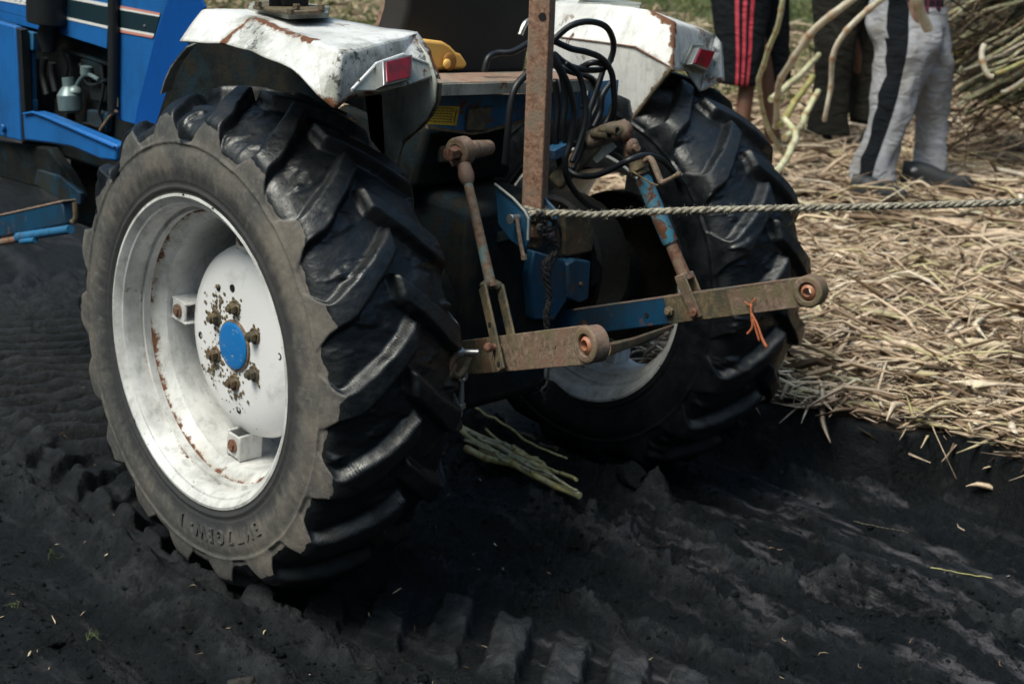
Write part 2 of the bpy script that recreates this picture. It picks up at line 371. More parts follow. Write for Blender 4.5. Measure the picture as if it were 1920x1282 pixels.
def gz(x,y,fine=True):
    sc=np.ndim(x)==0;x=np.atleast_1d(np.asarray(x,float));y=np.atleast_1d(np.asarray(y,float))
    z=.03*fbm(x*.9,y*.9,0,3,1)+.0*x
    near=np.exp(-((x/6)**2+(y/6)**2))
    # track-parallel streaks
    z=z+.022*fbm(x*7,y*1.3,0,4,21)+.016*(.5-np.abs(fbm(x*10+y*1.5,y*3,0,3,23)))*ss(-.4,.4,fbm(x*1.3,y*1.1,0,2,78)+.2)
    if fine:
        z=z+.015*fbm(x*17,y*11,0,5,31,.6)*(.35+1.2*ss(-.3,.5,fbm(x*2,y*2,0,2,77)))+.008*np.abs(fbm(x*45,y*40,0,2,41))
        rough=ss(-.35,.35,fbm(x*1.7,y*1.2,0,2,77)+.15)
        n_=fbm(x*9+.4*fbm(x*20,y*20,0,2,43),y*5.5,0,3,44);z=z-.016*rough*np.exp(-(n_/.07)**2)
        n_=fbm(x*24,y*15,0,2,45);z=z-.011*rough*np.exp(-(n_/.1)**2)+.010*rough*np.clip(fbm(x*30,y*19,0,2,46),0,1)
    # left-hand tyre rut
    c=rutx(y);d=np.abs(x-c);inr=1-ss(.175,.25,d+.015*fbm(x*8,y*5,0,2,66))
    floor=-.035+.003*fbm(x*12,y*12,0,3,55)
    s=(x-c)/.18
    ph=((y-.62*np.abs(s)*.18*1.4)/.155)
    ph=(y-.62*(x-c))/.155;fr=ph-np.floor(ph)
    blk=ss(.0,.08,fr+.05*fbm(x*20,y*20,0,2,58))*(1-ss(.56,.7,fr+.05*fbm(x*20,y*20,0,2,59)))*(1-ss(.82,.96,np.abs(s)))
    behind=1-ss(-.42,-.3,y)
    floor=floor+.042*(.8+.5*fbm(x*7,y*7,0,3,56))*blk+.006*fbm(x*26,y*22,0,3,57)*behind*behind*ss(-2.6,-1.7,y)
    z=z*(1-inr)+(floor+.12*z)*inr
    z=z-.05*(x<c)*(1-inr)*ss(2.6,1.6,y)*ss(-2.2,-1.5,x)
    z=z+(.045-.03*behind)*np.exp(-((d-.25)/.045)**2)*(1+.5*fbm(x*8,y*6,0,3,61))*ss(-3,-1,y)*(y<3)
    # parallel ridges outside the near wheel
    for q,wd,hh in((-1.3,.06,.03),):
        xc=q+.03*np.sin(y*1.7+q*9)+.1*ss(.3,1.6,y)
        z=z+hh*np.exp(-((x-xc)/wd)**2)*(1+.5*fbm(x*3,y*5,0,2,63))
    # front tyre print in front of the rear wheel
    a=ss(-.95,-.8,x)*(1-ss(.25,.45,x))*ss(.9,1.2,y)*(1-ss(4.6,5,y))
    st=np.sin((y*1.0+x*.45)*2*math.pi/.11+.8*fbm(x*4,y*4,0,2,71))
    z=z*(1-.8*a)+a*.03*np.sign(st)*np.abs(st)**.6
    # right-hand rut and middle ridge
    r=(1-ss(.19,.24,np.abs(x-.71)))*ss(-3,-1.8,y)
    z=z*(1-r)+(-.03+.02*fbm(x*24,y*2.6,0,4,81)+.006*fbm(x*9,y*8,0,3,82))*r
    z=z+.06*np.exp(-((x-.43)/.06)**2)*(.7+.9*fbm(x*6,y*4,0,3,91))*(1-ss(.6,1.,y))
    z=z+.035*np.exp(-((x-.12)/.16)**2)*(1-ss(-.2,.1,y))*(.8+.6*fbm(x*9,y*7,0,3,95))
    if fine:
        k=(np.abs(x)<2.4)&(np.abs(y)<2.4)&(x<bankx(y)+.1);q=0*z;q[k]=ridges(x[k],y[k]) if k.any() else 0;z=z+q
    # straw bank
    b=bankx(y);h=.215+.02*fbm(x*1.2,y*1.2,0,2,12)
    t=ss(0,.06,x-b+.03+.02*fbm(x*9,y*9,0,3,14))
    z=z*(1-t)+(h+.012*fbm(x*5,y*5,0,3,15))*t
    # left verge
    return z[0] if sc else z
def axis_nodes(lo,hi,step,far):
    a=list(np.arange(lo,hi,step));s=step;x=a[-1]
    while x<far: s*=1.09;x+=s;a.append(x)
    s=step;x=a[0];b=[]
    while x>-far: s*=1.09;x-=s;b.append(x)
    return np.array(b[::-1]+a)
gx=axis_nodes(-1.75,1.45,.0068,70);gy=axis_nodes(-1.75,2.2,.0075,70)
X,Y=np.meshgrid(gx,gy,indexing='ij');Z=gz(X,Y)
ny=len(gy);nx=len(gx)
idx=np.arange(nx*ny).reshape(nx,ny)
F=np.stack([idx[:-1,:-1],idx[1:,:-1],idx[1:,1:],idx[:-1,1:]],-1).reshape(-1,4)
lit=ss(.02,.1,X-bankx(Y)-.04+.05*fbm(X*6,Y*6,0,3,5))
dist=np.sqrt((X-CC[0])**2+(Y-CC[1])**2)
grn=ss(11.5,13.5,dist+1.2*fbm(X*.5,Y*.5,0,3,8))*ss(-1,1,X)
smr=ss(-.1,.35,X)*ss(-.25,-.55,Y)*(1-ss(.95,1.05,X))+ss(.3,.8,(1-ss(.1,.17,np.abs(X-rutx(Y))))*ss(-.5,-.8,Y));smr=np.clip(smr,0,1)+.25;crest_sheen=0*X;kk=(np.abs(X)<2)&(np.abs(Y)<2);crest_sheen[kk]=np.clip(ridges(X[kk],Y[kk])/.04,0,1)*.6
aa_=ss(-.95,-.8,X)*(1-ss(.25,.45,X))*ss(.9,1.2,Y)*(1-ss(4.6,5,Y));crest_sheen=crest_sheen+aa_*ss(-.2,.6,np.sin((Y+X*.45)*2*math.pi/.11+.8*fbm(X*4,Y*4,0,2,71)))*.45
bl_=(1-ss(.14,.17,np.abs(X-rutx(Y))))*ss(-.4,-.6,Y)*(Y>-2)*ss(-.035,-.0,Z);crest_sheen=np.maximum(crest_sheen,bl_)
g=meshobj('ground',np.stack([X,Y,Z],-1).reshape(-1,3),F,M['soil'],angle=None,attrs={'litter':lit*(1-grn),'green':grn,'smear':smr*(1-lit),'crest_sheen':np.clip(crest_sheen,0,1)*(1-lit)},origin=(0,0,0))
tag(g,'black wet soil with tyre ruts and a straw covered bank',None,kind='structure')
# ------------------------------------------------------------------ straw
def inview(P,mg=90):
    D=P-CC;z=D@FW;u=W/2+FPX*(D@RT)/z;v=H/2-FPX*(D@UP)/z
    return (z>.2)&(u>-mg)&(u<W+mg*3)&(v>-mg*2)&(v<H+mg)
def strips(c,yaw,L,wd,pitch,roll,rnd,curl,th=None):
    n=len(c);t=np.stack([np.cos(yaw)*np.cos(pitch),np.sin(yaw)*np.cos(pitch),np.sin(pitch)],1)
    s0=np.stack([-np.sin(yaw),np.cos(yaw),0*yaw],1);n0=np.cross(t,s0)
    s=s0*np.cos(roll)[:,None]+n0*np.sin(roll)[:,None];nn=np.cross(t,s)
    K=5;V=[]
    for k in range(K):
        q=k/(K-1)-.5
        base=c+t*(q*L)[:,None]+nn*(curl*(q*q*4-.5)*L)[:,None]+s*(curl*.8*np.sin(q*5)*L)[:,None]
        w=wd*(1-.85*(2*abs(q))**2.2)*.5
        V.append(base-s*w[:,None]);V.append(base+nn*(w*.55)[:,None]);V.append(base+s*w[:,None])
    V=np.stack(V,1).reshape(-1,3)
    b=np.arange(n)[:,None]*(K*3);f=[]
    for k in range(K-1):
        o=k*3
        f.append(b+np.array([[o,o+1,o+4,o+3]]));f.append(b+np.array([[o+1,o+2,o+5,o+4]]));f.append(b+np.array([[o+2,o,o+3,o+5]]))
    F=np.stack(f,1).reshape(-1,4)
    return V,F,np.repeat(rnd,K*3)
def scatter(n,x0,x1,y0,y1,power=1.):
    x=x0+(x1-x0)*rng.random(n)**power;y=y0+(y1-y0)*rng.random(n);return x,y
def mkstraw():
    Vs=[];Fs=[];Rs=[];off=0
    for (n,x0,x1,y0,y1,Lm,wm) in((17000,.98,3.2,-2.2,2.4,.22,.013),(17000,2.6,9,-2.6,7,.34,.02),(7000,6,13,0,13,.45,.028),(700,1.0,5,-2.2,4,.2,.034)):
        x,y=scatter(n,x0,x1,y0,y1)
        b=bankx(y)+.03+.05*fbm(x*6,y*6,0,3,5)
        if wm>.03:b=b+.12
        ok=(x>b)&(vn(x*.8,y*.8,0,99)*.15+rng.random(n)>.05)
        x=x[ok];y=y[ok];z=gz(x,y,False)+.004+.05*rng.random(len(x))**1.3
        P=np.stack([x,y,z],1);k=inview(P,160);P=P[k];m_=len(P)
        L=Lm*rng.lognormal(.1,.6,m_).clip(.2,2.6);wd=wm*rng.lognormal(0,.65,m_).clip(.25,2.8)
        near=ss(.25,0,P[:,0]-bankx(P[:,1]));L=L*(1-.62*near)
        main=np.where(rng.random(m_)<.62,rng.normal(-.75,.5,m_),rng.random(m_)*math.pi)
        V,F_,R=strips(P,main,L,wd,rng.normal(0,.15,m_),rng.normal(0,.7,m_),np.clip(rng.normal(.5,.26,m_) if wm<.03 else rng.normal(.75,.15,m_),0,1),rng.normal(0,.1 if wm<.03 else .03,m_))
        Vs.append(V);Fs.append(F_+off);Rs.append(R);off+=len(V)
    o=meshobj('straw_litter',np.concatenate(Vs),np.concatenate(Fs),M['straw'],angle=None,attrs={'rnd':np.concatenate(Rs)})
    return tag(o,'dry sugarcane leaves and straw strewn over the bank','straw',kind='stuff')
mkstraw()
def mkgrass():
    n=16000;d=10.5+15*rng.random(n)**1.3;u=-200+rng.random(n)*2400
    dirs=FW[None]+RT[None]*((u-W/2)/FPX)[:,None];dirs[:,2]=0;dirs/=np.linalg.norm(dirs,axis=1)[:,None]
    P=CC[None]+dirs*d[:,None];k=(P[:,0]>1.5)&(fbm(P[:,0]*.5,P[:,1]*.5,0,3,8)*1.2+np.sqrt((P[:,0]-CC[0])**2+(P[:,1]-CC[1])**2)>11.8);P=P[k];P[:,2]=gz(P[:,0],P[:,1],False)+.05;m_=len(P)
    V,F_,R=strips(P,rng.random(m_)*6.28,.22+.25*rng.random(m_),.012+.02*rng.random(m_),rng.normal(.6,.5,m_),rng.normal(0,1,m_),rng.random(m_),rng.normal(0,.15,m_))
    return tag(meshobj('field_grass',V,F_,M['grass'],angle=None,attrs={'rnd':R}),'rough green grass in the field behind the cane','grass',kind='stuff')
mkgrass()
# small bits on the mud
def mkbits():
    n=260;x=-1.6+2.6*rng.random(n);y=-1.7+3.2*rng.random(n);ok=x<bankx(y)-.03;x=x[ok];y=y[ok]
    P=np.stack([x,y,gz(x,y)+.003],1);m_=len(P)
    V,F_,R=strips(P,rng.random(m_)*6.28,.012+.03*rng.random(m_)**3,.002+.004*rng.random(m_),rng.normal(0,.4,m_),rng.normal(0,1,m_),np.clip(rng.normal(.35,.3,m_),0,1),rng.normal(0,.2,m_))
    tag(meshobj('plant_debris',V,F_,M['straw'],angle=None,attrs={'rnd':R}),'tiny chips of straw and root pressed in the black mud','debris',kind='stuff')
    # lumps of soil
    n=9000;mb_v=[];mb_f=[];off=0
    x=np.concatenate([-1.7+1.1*rng.random(n//2),-.3+1.2*rng.random(n//2)]);y=-1.75+3*rng.random(n)
    c=rutx(y);ok=(np.abs(x-c)>.19)&(x<bankx(y))&(rng.random(n)<.3+.7*ss(-.3,.4,vn(x*2.2,y*2.2,0,3)));x=x[ok];y=y[ok];r=.0018+.005*rng.random(len(x))**3+.008*rng.random(len(x))**30
    t=(1+5**.5)/2;ico=np.array([(-1,t,0),(1,t,0),(-1,-t,0),(1,-t,0),(0,-1,t),(0,1,t),(0,-1,-t),(0,1,-t),(t,0,-1),(t,0,1),(-t,0,-1),(-t,0,1)])/1.9
    fi=np.array([(0,11,5),(0,5,1),(0,1,7),(0,7,10),(0,10,11),(1,5,9),(5,11,4),(11,10,2),(10,7,6),(7,1,8),(3,9,4),(3,4,2),(3,2,6),(3,6,8),(3,8,9),(4,9,5),(2,4,11),(6,2,10),(8,6,7),(9,8,1)])
    V=ico[None]*(1+.35*rng.normal(size=(len(x),12,1)))*r[:,None,None]*np.array([1.2,1.4,.8]);V+=np.stack([x,y,gz(x,y)+r*.3],1)[:,None]
    F_=(np.arange(len(x))[:,None,None]*12+fi[None]).reshape(-1,3)
    tag(meshobj('soil_crumbs',V.reshape(-1,3),F_,M['soil'],angle=None),'loose black crumbs and lumps of soil beside the ruts','soil crumbs',kind='stuff')
mkbits()
def clod(name,u,v,r,label,mat,sc=(1,.7,.5),s=1):
    p=at(u,v,'z',0.);p[2]=float(gz(p[0],p[1]))+r*.2
    b=bmesh.new();bmesh.ops.create_icosphere(b,subdivisions=4,radius=1)
    V=np.array([q.co[:] for q in b.verts]);Fc=[[w.index for w in f.verts] for f in b.faces];b.free()
    V=V*(1+.28*fbm(V[:,0]*1.6+s,V[:,1]*1.6,V[:,2]*1.6,4,s))[:,None]*r*np.array(sc)+p
    tag(meshobj(name,V,Fc,mat,angle=None),label,'clod')
clod('mud_clod',455,1255,.033,'pale brown lump of dried mud at the bottom edge of the photo',M['stone'],(1,1,.55),3)
clod('mud_clod',112,1200,.03,'dark flat clod with grass beside it near the bottom left corner',M['soil'],(1.1,.8,.4),5)
clod('mud_clod',1180,950,.04,'upright dark clod on the ridge behind the cane in the rut',M['soil'],(.7,1.3,.9),8)
def sprig(u,v,label,s):
    p=at(u,v,'z',0.);p[2]=float(gz(p[0],p[1]));n=7
    P=np.repeat(p[None],n,0)+rng.normal(0,.008,(n,3));P[:,2]=p[2]+.012
    V,F_,R=strips(P,rng.random(n)*6.28,np.full(n,.04)*s,np.full(n,.0025)*s,rng.normal(.5,.4,n),rng.normal(0,1,n),.4+.4*rng.random(n),rng.normal(0,.2,n))
    tag(meshobj('grass_sprig',V,F_,M['grass'],angle=None,attrs={'rnd':R}),label,'grass sprig')
sprig(170,1170,'small green grass sprig in mud above the dark flat clod',1.)
sprig(100,1035,'thin upright grass sprig in mud left of the yellow leaf scrap',.9)
sprig(25,1140,'tiny grass sprig at the left edge of the photo',.9)
def leafscrap(u,v,L,yaw,r,label):
    p=at(u,v,'z',0.);p[2]=float(gz(p[0],p[1]))+.006
    V,F_,R=strips(p[None],np.array([yaw]),np.array([L]),np.array([L*.3]),np.array([.05]),np.array([.1]),np.array([r]),np.array([.08]))
    tag(meshobj('leaf_scrap',V,F_,M['straw'],angle=None,attrs={'rnd':R}),label,'leaf scrap')
leafscrap(200,1052,.02,.2,.95,'small yellow leaf scrap on the mud left of the near wheel')
leafscrap(55,1222,.024,.7,.9,'pale leaf scrap on mud in the bottom left corner')
leafscrap(1690,1085,.045,-1.,.8,'short yellow leaf blade lying in the right rut')
# ------------------------------------------------------------------ sugarcane
def stalk(pts,r,mat,label,group=None,name='sugarcane_stalk',sub=3,taper=.9,n=10,cat='sugarcane',broken=True):
    P=spl(np.array(pts,float),sub);L=np.concatenate([[0],np.cumsum(np.linalg.norm(np.diff(P,axis=0),axis=1))]);tot=L[-1]
    m_=max(8,int(tot/(r*1.2)));m_=min(m_,160);t=np.linspace(0,tot,m_);P=np.stack([np.interp(t,L,P[:,i]) for i in range(3)],1)
    seg=r*9;ph=random.random();fr=(t/seg+ph)%1;nd=np.exp(-((np.minimum(fr,1-fr))/.07)**2)
    nn_=int(tot/seg)+3;jj=rng.normal(0,r*.55,(nn_,3));P=P+np.stack([np.interp(t/seg+ph,np.arange(nn_),jj[:,i]) for i in range(3)],1)
    R=r*(1-(1-taper)*t/tot)*(1+.28*nd)
    mb=MB();mb.tube(P,R,n);o=mb.build(name,mat,None,angle=50)
    a=o.data.attributes.new('node','FLOAT','POINT');a.data.foreach_set('value',np.repeat(nd,n).astype(np.float32))
    return tag(o,label,cat,group)
def pxs(L,dep): return [atd(u,v,dep if np.isscalar(dep) else dep[i]) for i,(u,v) in enumerate(L)]
stalk(pxs([(1478,-60),(1462,30),(1440,95),(1425,150),(1428,205),(1452,262),(1475,300)],[7.6,7.7,7.9,8.1,8.3,8.45,8.55]),.0145,M['cane'],'upright bent sugarcane stalk in front of the black shorts')
stalk(pxs([(1660,-45),(1597,2),(1532,52),(1487,118),(1458,160),(1452,235)],[7.4,7.5,7.7,7.9,8.1,8.4]),.02,M['cane_pale'],'thick pale sugarcane stalk arching down right of the black shorts')
stalk(pxs([(1700,-40),(1650,5),(1602,48),(1567,92),(1556,150),(1551,200),(1549,226)],[7.1,7.2,7.3,7.4,7.5,7.55,7.6]),.018,M['cane_pale'],'pale curved sugarcane stalk hanging in front of the brown trousers',taper=.6)
stalk(pxs([(1704,-70),(1712,5),(1735,62)],[6.9,7.,7.1]),.026,M['cane_pale'],'broken cane end hanging in front of the grey trousers',taper=1.)
for i,(L,d,lb) in enumerate([([(1440,188),(1500,140),(1540,100)],[8.6,8.9,9.2],'grey cane stalk slanting up between the black shorts and brown trousers'),
    ([(1462,235),(1500,180),(1525,140)],[8.3,8.6,8.8],'yellowish cane stalk slanting right of the thick arching stalk'),
    ([(1478,262),(1512,225),(1528,170)],[8.1,8.3,8.5],'cane stalk lying nearest the brown trouser hem'),
    ([(1445,330),(1490,265),(1470,225)],[7.4,7.8,8.0],'cane stalk resting at the foot of the arching stalks')]):
    stalk(pxs(L,d),.019,M['cane'] if i!=1 else M['cane_green'],lb)
# loose stalks on the straw
def groundstalk(u0,v0,u1,v1,r,mat,label,zo=.235,group=None,n=5):
    a=at(u0,v0,'z',zo);b=at(u1,v1,'z',zo);P=[a+(b-a)*t+np.array([0,0,.01*random.uniform(-1,1)])+.006*rng.normal(size=3) for t in np.linspace(0,1,n)]
    for q in P:q[2]=max(q[2],float(gz(q[0],q[1],False))+r+.015)
    return stalk(P,r,mat,label,group)
groundstalk(1500,507,1572,497,.014,M['cane_green'],'short green cane stub just above the far link arm end')
groundstalk(1660,548,1900,512,.016,M['cane'],'long pale green cane stalk lying level with the far link arm')
groundstalk(1715,412,1930,393,.014,M['cane'],'green cane stalk just under the rope at the right edge')
groundstalk(1510,412,1720,470,.011,M['cane_pale'],'long pale cane stalk sloping down right below the rope')
groundstalk(1760,300,1930,290,.02,M['cane'],'pale cane stalk behind the black shoes at the right edge')
groundstalk(1850,780,1870,735,.009,M['cane_green'],'short green cane piece standing at the bank edge')
groundstalk(1740,600,1925,690,.010,M['cane_pale'],'thin dry cane stalk sloping down toward the right edge')
groundstalk(1560,722,1930,716,.007,M['cane'],'thin cane stalk lying along the edge of the bank')
def husk(u0,v0,u1,v1,w,label):
    a=at(u0,v0,'z',.26);b=at(u1,v1,'z',.26);c=(a+b)/2;d=b-a
    V,F_,R=strips(c[None],np.array([math.atan2(d[1],d[0])]),np.array([np.linalg.norm(d)]),np.array([w]),np.array([.05]),np.array([.2]),np.array([.93]),np.array([.02]))
    tag(meshobj('cane_husk',V,F_,M['straw'],angle=None,attrs={'rnd':R}),label,'cane husk')
husk(1718,565,1722,635,.035,'broad upright pale husk standing in the straw')
husk(1733,612,1738,680,.04,'broad pale husk just below another upright husk')
husk(1790,695,1885,660,.045,'wide pale husk lying slanted near the bank edge')
# pile at the right
base=atd(1900,190,8.9);dr=(RT*.84+np.array([0,0,1.])*.5+FW*.1);dr/=np.linalg.norm(dr);fl=np.array([FW[0],FW[1],0]);fl/=np.linalg.norm(fl)
for i in range(230):
    vv=i/230;u0=random.uniform(1765,1880);v0=random.uniform(-190,225);dep=8.75+random.uniform(0,.9)
    if v0>120:u0+=(v0-120)*.25
    a=atd(u0,v0,dep);k=dr+rng.normal(0,.13,3);k/=np.linalg.norm(k);Ln=random.uniform(.7,1.6)
    P=[a+k*Ln*t+np.array([0,0,-.05*(t**2)])+.012*rng.normal(size=3) for t in np.linspace(0,1,4)]
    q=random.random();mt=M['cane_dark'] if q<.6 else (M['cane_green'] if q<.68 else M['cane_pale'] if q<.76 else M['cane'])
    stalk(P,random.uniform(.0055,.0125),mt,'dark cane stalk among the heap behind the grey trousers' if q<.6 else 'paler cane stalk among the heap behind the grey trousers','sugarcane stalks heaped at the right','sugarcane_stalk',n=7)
stalk(pxs([(1845,85),(1838,105),(1850,140),(1862,146)],[8.2]*4),.017,M['cane_pale'],'short pale bent cane piece sticking out of the heap')
stalk(pxs([(1862,140),(1930,112)],[8.3,8.3]),.013,M['cane_green'],'yellow cane stalk crossing the heap right of the bent piece')
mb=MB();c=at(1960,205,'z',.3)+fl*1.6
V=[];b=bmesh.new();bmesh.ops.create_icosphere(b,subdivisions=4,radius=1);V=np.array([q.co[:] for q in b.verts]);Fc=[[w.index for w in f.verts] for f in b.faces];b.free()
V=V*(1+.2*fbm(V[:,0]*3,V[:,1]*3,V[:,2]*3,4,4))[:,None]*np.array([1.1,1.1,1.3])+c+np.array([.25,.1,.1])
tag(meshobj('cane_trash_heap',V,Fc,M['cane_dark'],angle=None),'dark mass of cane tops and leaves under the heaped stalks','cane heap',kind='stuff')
def pileleaves():
    n=420;u=1740+260*rng.random(n);v=-150+430*rng.random(n);d=8.6+1.1*rng.random(n);P=np.stack([atd(p,q,r) for p,q,r in zip(u,v,d)]);P=P[P[:,2]>.25];m_=len(P)
    ya=math.atan2(dr[1],dr[0]);V,F_,R_=strips(P,rng.normal(ya,.5,m_),.2+.5*rng.random(m_),.006+.012*rng.random(m_),rng.normal(.45,.4,m_),rng.normal(0,1,m_),np.clip(rng.normal(.1,.14,m_),0,1),rng.normal(0,.15,m_))
    tag(meshobj('cane_leaves',V,F_,M['straw'],angle=None,attrs={'rnd':R_}),'dark tangled leaves woven through the heaped cane at the right','cane leaves',kind='stuff')
pileleaves()
M['bunch']=cane('yellow_crushed_cane_skin',(.85,.74,.4),(.6,.52,.2),(.4,.25,.06),.45)
# cane in the rut
zr=lambda p:float(gz(p[0],p[1]))
def rutcane(u0,v0,u1,v1,r,mat,label,zo=.012):
    a=at(u0,v0,'z',.03);b=at(u1,v1,'z',.03);P=[]
    for t in np.linspace(0,1,6):
        q=a+(b-a)*t+rng.normal(0,.003,3);q[2]=max(.03,zr(q)*.5+.03)+zo;P.append(q)
    stalk(P,r,mat,label,'crushed cane in the rut')
rutcane(850,805,1035,890,.011,M['bunch'],'upper crushed cane stalk between the two wheels')
rutcane(875,845,1085,937,.011,M['bunch'],'longest yellow crushed cane stalk between the two wheels')
rutcane(900,835,1000,885,.009,M['cane'],'pale middle crushed cane stalk between the two wheels',.018)
rutcane(855,818,960,850,.008,M['cane'],'short pale crushed cane piece at the front of the bunch',.02)
rutcane(960,845,1080,915,.006,M['bunch'],'thin crushed cane blade at the far side of the bunch')
for i,(u0,v0,u1,v1,r) in enumerate([(862,812,1010,868,.006),(868,830,985,888,.007),(880,800,1060,880,.004),(900,850,1070,925,.006),(858,825,930,862,.008),(950,870,1080,938,.005),(910,822,1050,900,.004),(870,838,1000,900,.005)]):
    rutcane(u0,v0,u1,v1,r,M['cane'] if i%2 else M['bunch'],'thin crushed cane strand among the bunch between the two wheels',.014+.010*(i%3))
rutcane(935,790,1045,860,.008,M['cane_dark'],'dark cane piece lying beyond the yellow crushed stalks',.0)
rutcane(1740,1072,1860,1092,.0018,M['cane_green'],'thin yellow cane blade in the right rut')
rutcane(1600,985,1700,1005,.0016,M['cane_dark'],'thin pale cane fibre curving over the right rut')
# ------------------------------------------------------------------ tractor
T=empty('tractor',(0,0,0),'old blue farm tractor with white rusty fenders standing in a deep black mud rut','tractor')
ZA=.61
def tyre(name,cx,sg,phase,parent,seed):
    pr=np.array([(.150,.362),(.168,.374),(.182,.386),(.187,.40),(.189,.43),(.1935,.46),(.193,.487),(.189,.508),(.194,.5135),(.1855,.519),(.185,.530),(.177,.545),(.161,.560),(.135,.572),(.09,.586),(.045,.593),(0,.596)])
    pl=np.array([(.150,.362),(.168,.374),(.182,.386),(.187,.40),(.189,.43),(.1935,.46),(.193,.487),(.189,.508),(.192,.5135),(.189,.522),(.187,.543),(.182,.566),(.170,.588),(.135,.606),(.09,.621),(.045,.631),(0,.635)])
    hl_=spl(pl,7);pfl=np.concatenate([hl_,(hl_[:-1]*[-1,1])[::-1]])
    half=spl(pr,7);prof=np.concatenate([half,(half[:-1]*[-1,1])[::-1]])
    L=np.concatenate([[0],np.cumsum(np.linalg.norm(np.diff(prof,axis=0),axis=1))])
    ns=150;nt=1200;q=np.linspace(0,L[-1],ns);A=np.interp(q,L,prof[:,0]);R=np.interp(q,L,prof[:,1]);dA=np.interp(q,L,pfl[:,0])-A;dR=np.interp(q,L,pfl[:,1])-R
    ta=np.gradient(A);tr=np.gradient(R);nn=np.sqrt(ta**2+tr**2);na=-tr/nn*-1;nr=ta/nn*-1
    # outward normal: flip so that radial part is positive on the crown
    if nr[ns//2]<0: na,nr=-na,-nr
    ph=np.linspace(0,2*np.pi,nt,endpoint=False)
    PH,AA=np.meshgrid(ph,A,indexing='ij');RR=np.broadcast_to(R,PH.shape);NA=np.broadcast_to(na,PH.shape);NR=np.broadcast_to(nr,PH.shape)
    CX,SY=np.cos(PH)*3,np.sin(PH)*3
    n1=fbm(CX*4+seed,SY*4,AA*12,4,seed);n2=fbm(CX*9+seed,SY*9,AA*26,3,seed+5);n3=fbm(CX*1.5,SY*1.5,AA*5,3,seed+9)
    pitch=math.radians(20);h=0;mask=0
    for side in(1,-1):
        qq=side*AA/.165;on=ss(-.12,-.04,qq);qc=np.clip(qq,-.1,1)
        pc=math.radians(phase)+(0 if side==1 else pitch/2)+math.radians(12.5)*(1-qc)**1.15
        d=(PH-pc+pitch/2)%pitch-pitch/2
        d=np.abs(d)*RR*(.76+.24*ss(.75,1.,qc))+.0018*n2
        hw=.021+.006*ss(.3,1.,qc)+.034*(1-ss(.512,.562,RR))*(qc>.9)
        mk=(1-ss(hw-.003,hw+.010,d))*on
        mask=np.maximum(mask,mk)
    hh=0*RR
    # packed mud between the lugs
    mudk=ss(.52,.57,RR);hh=hh+mudk*(.006*ss(.1,.9,n1+.3*n3)*(1-mask)+.0010*n2)+.0010*n1*(1-mudk)
    lump=ss(.35,.9,n1+.6*n3)*ss(.53,.56,RR)*(1-ss(.57,.59,RR))*.008;hh=hh+lump
    ring=(.0032*np.sin((RR-.386)/.0075*2*math.pi))*ss(.384,.389,RR)*(1-ss(.421,.426,RR));hh=hh+ring
    A2=AA+NA*hh+dA[None]*mask;R2=RR+NR*hh+dR[None]*mask*(1+.06*n3)
    P=np.stack([cx+sg*A2,-R2*np.cos(PH),ZA+R2*np.sin(PH)],-1)
    up=ss(70,100,np.degrees(PH))*(1-ss(165,190,np.degrees(PH)))
    dry=1-ss(-.006,.006,RR+.008*n1-.532-.018*mask+.02*up*(.5+n3))
    if seed>10: dry=dry*0
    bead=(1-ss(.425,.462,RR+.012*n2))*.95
    idx=np.arange(nt*ns).reshape(nt,ns);nx_=np.roll(idx,-1,0)
    F=np.stack([idx[:,:-1],nx_[:,:-1],nx_[:,1:],idx[:,1:]],-1).reshape(-1,4)
    if sg<0: F=F[:,::-1]
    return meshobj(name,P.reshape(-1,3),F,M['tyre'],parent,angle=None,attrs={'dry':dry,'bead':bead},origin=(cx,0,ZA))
def arc(cx,r,deg): a=math.radians(deg);return np.array([cx,-r*math.cos(a),ZA+r*math.sin(a)])
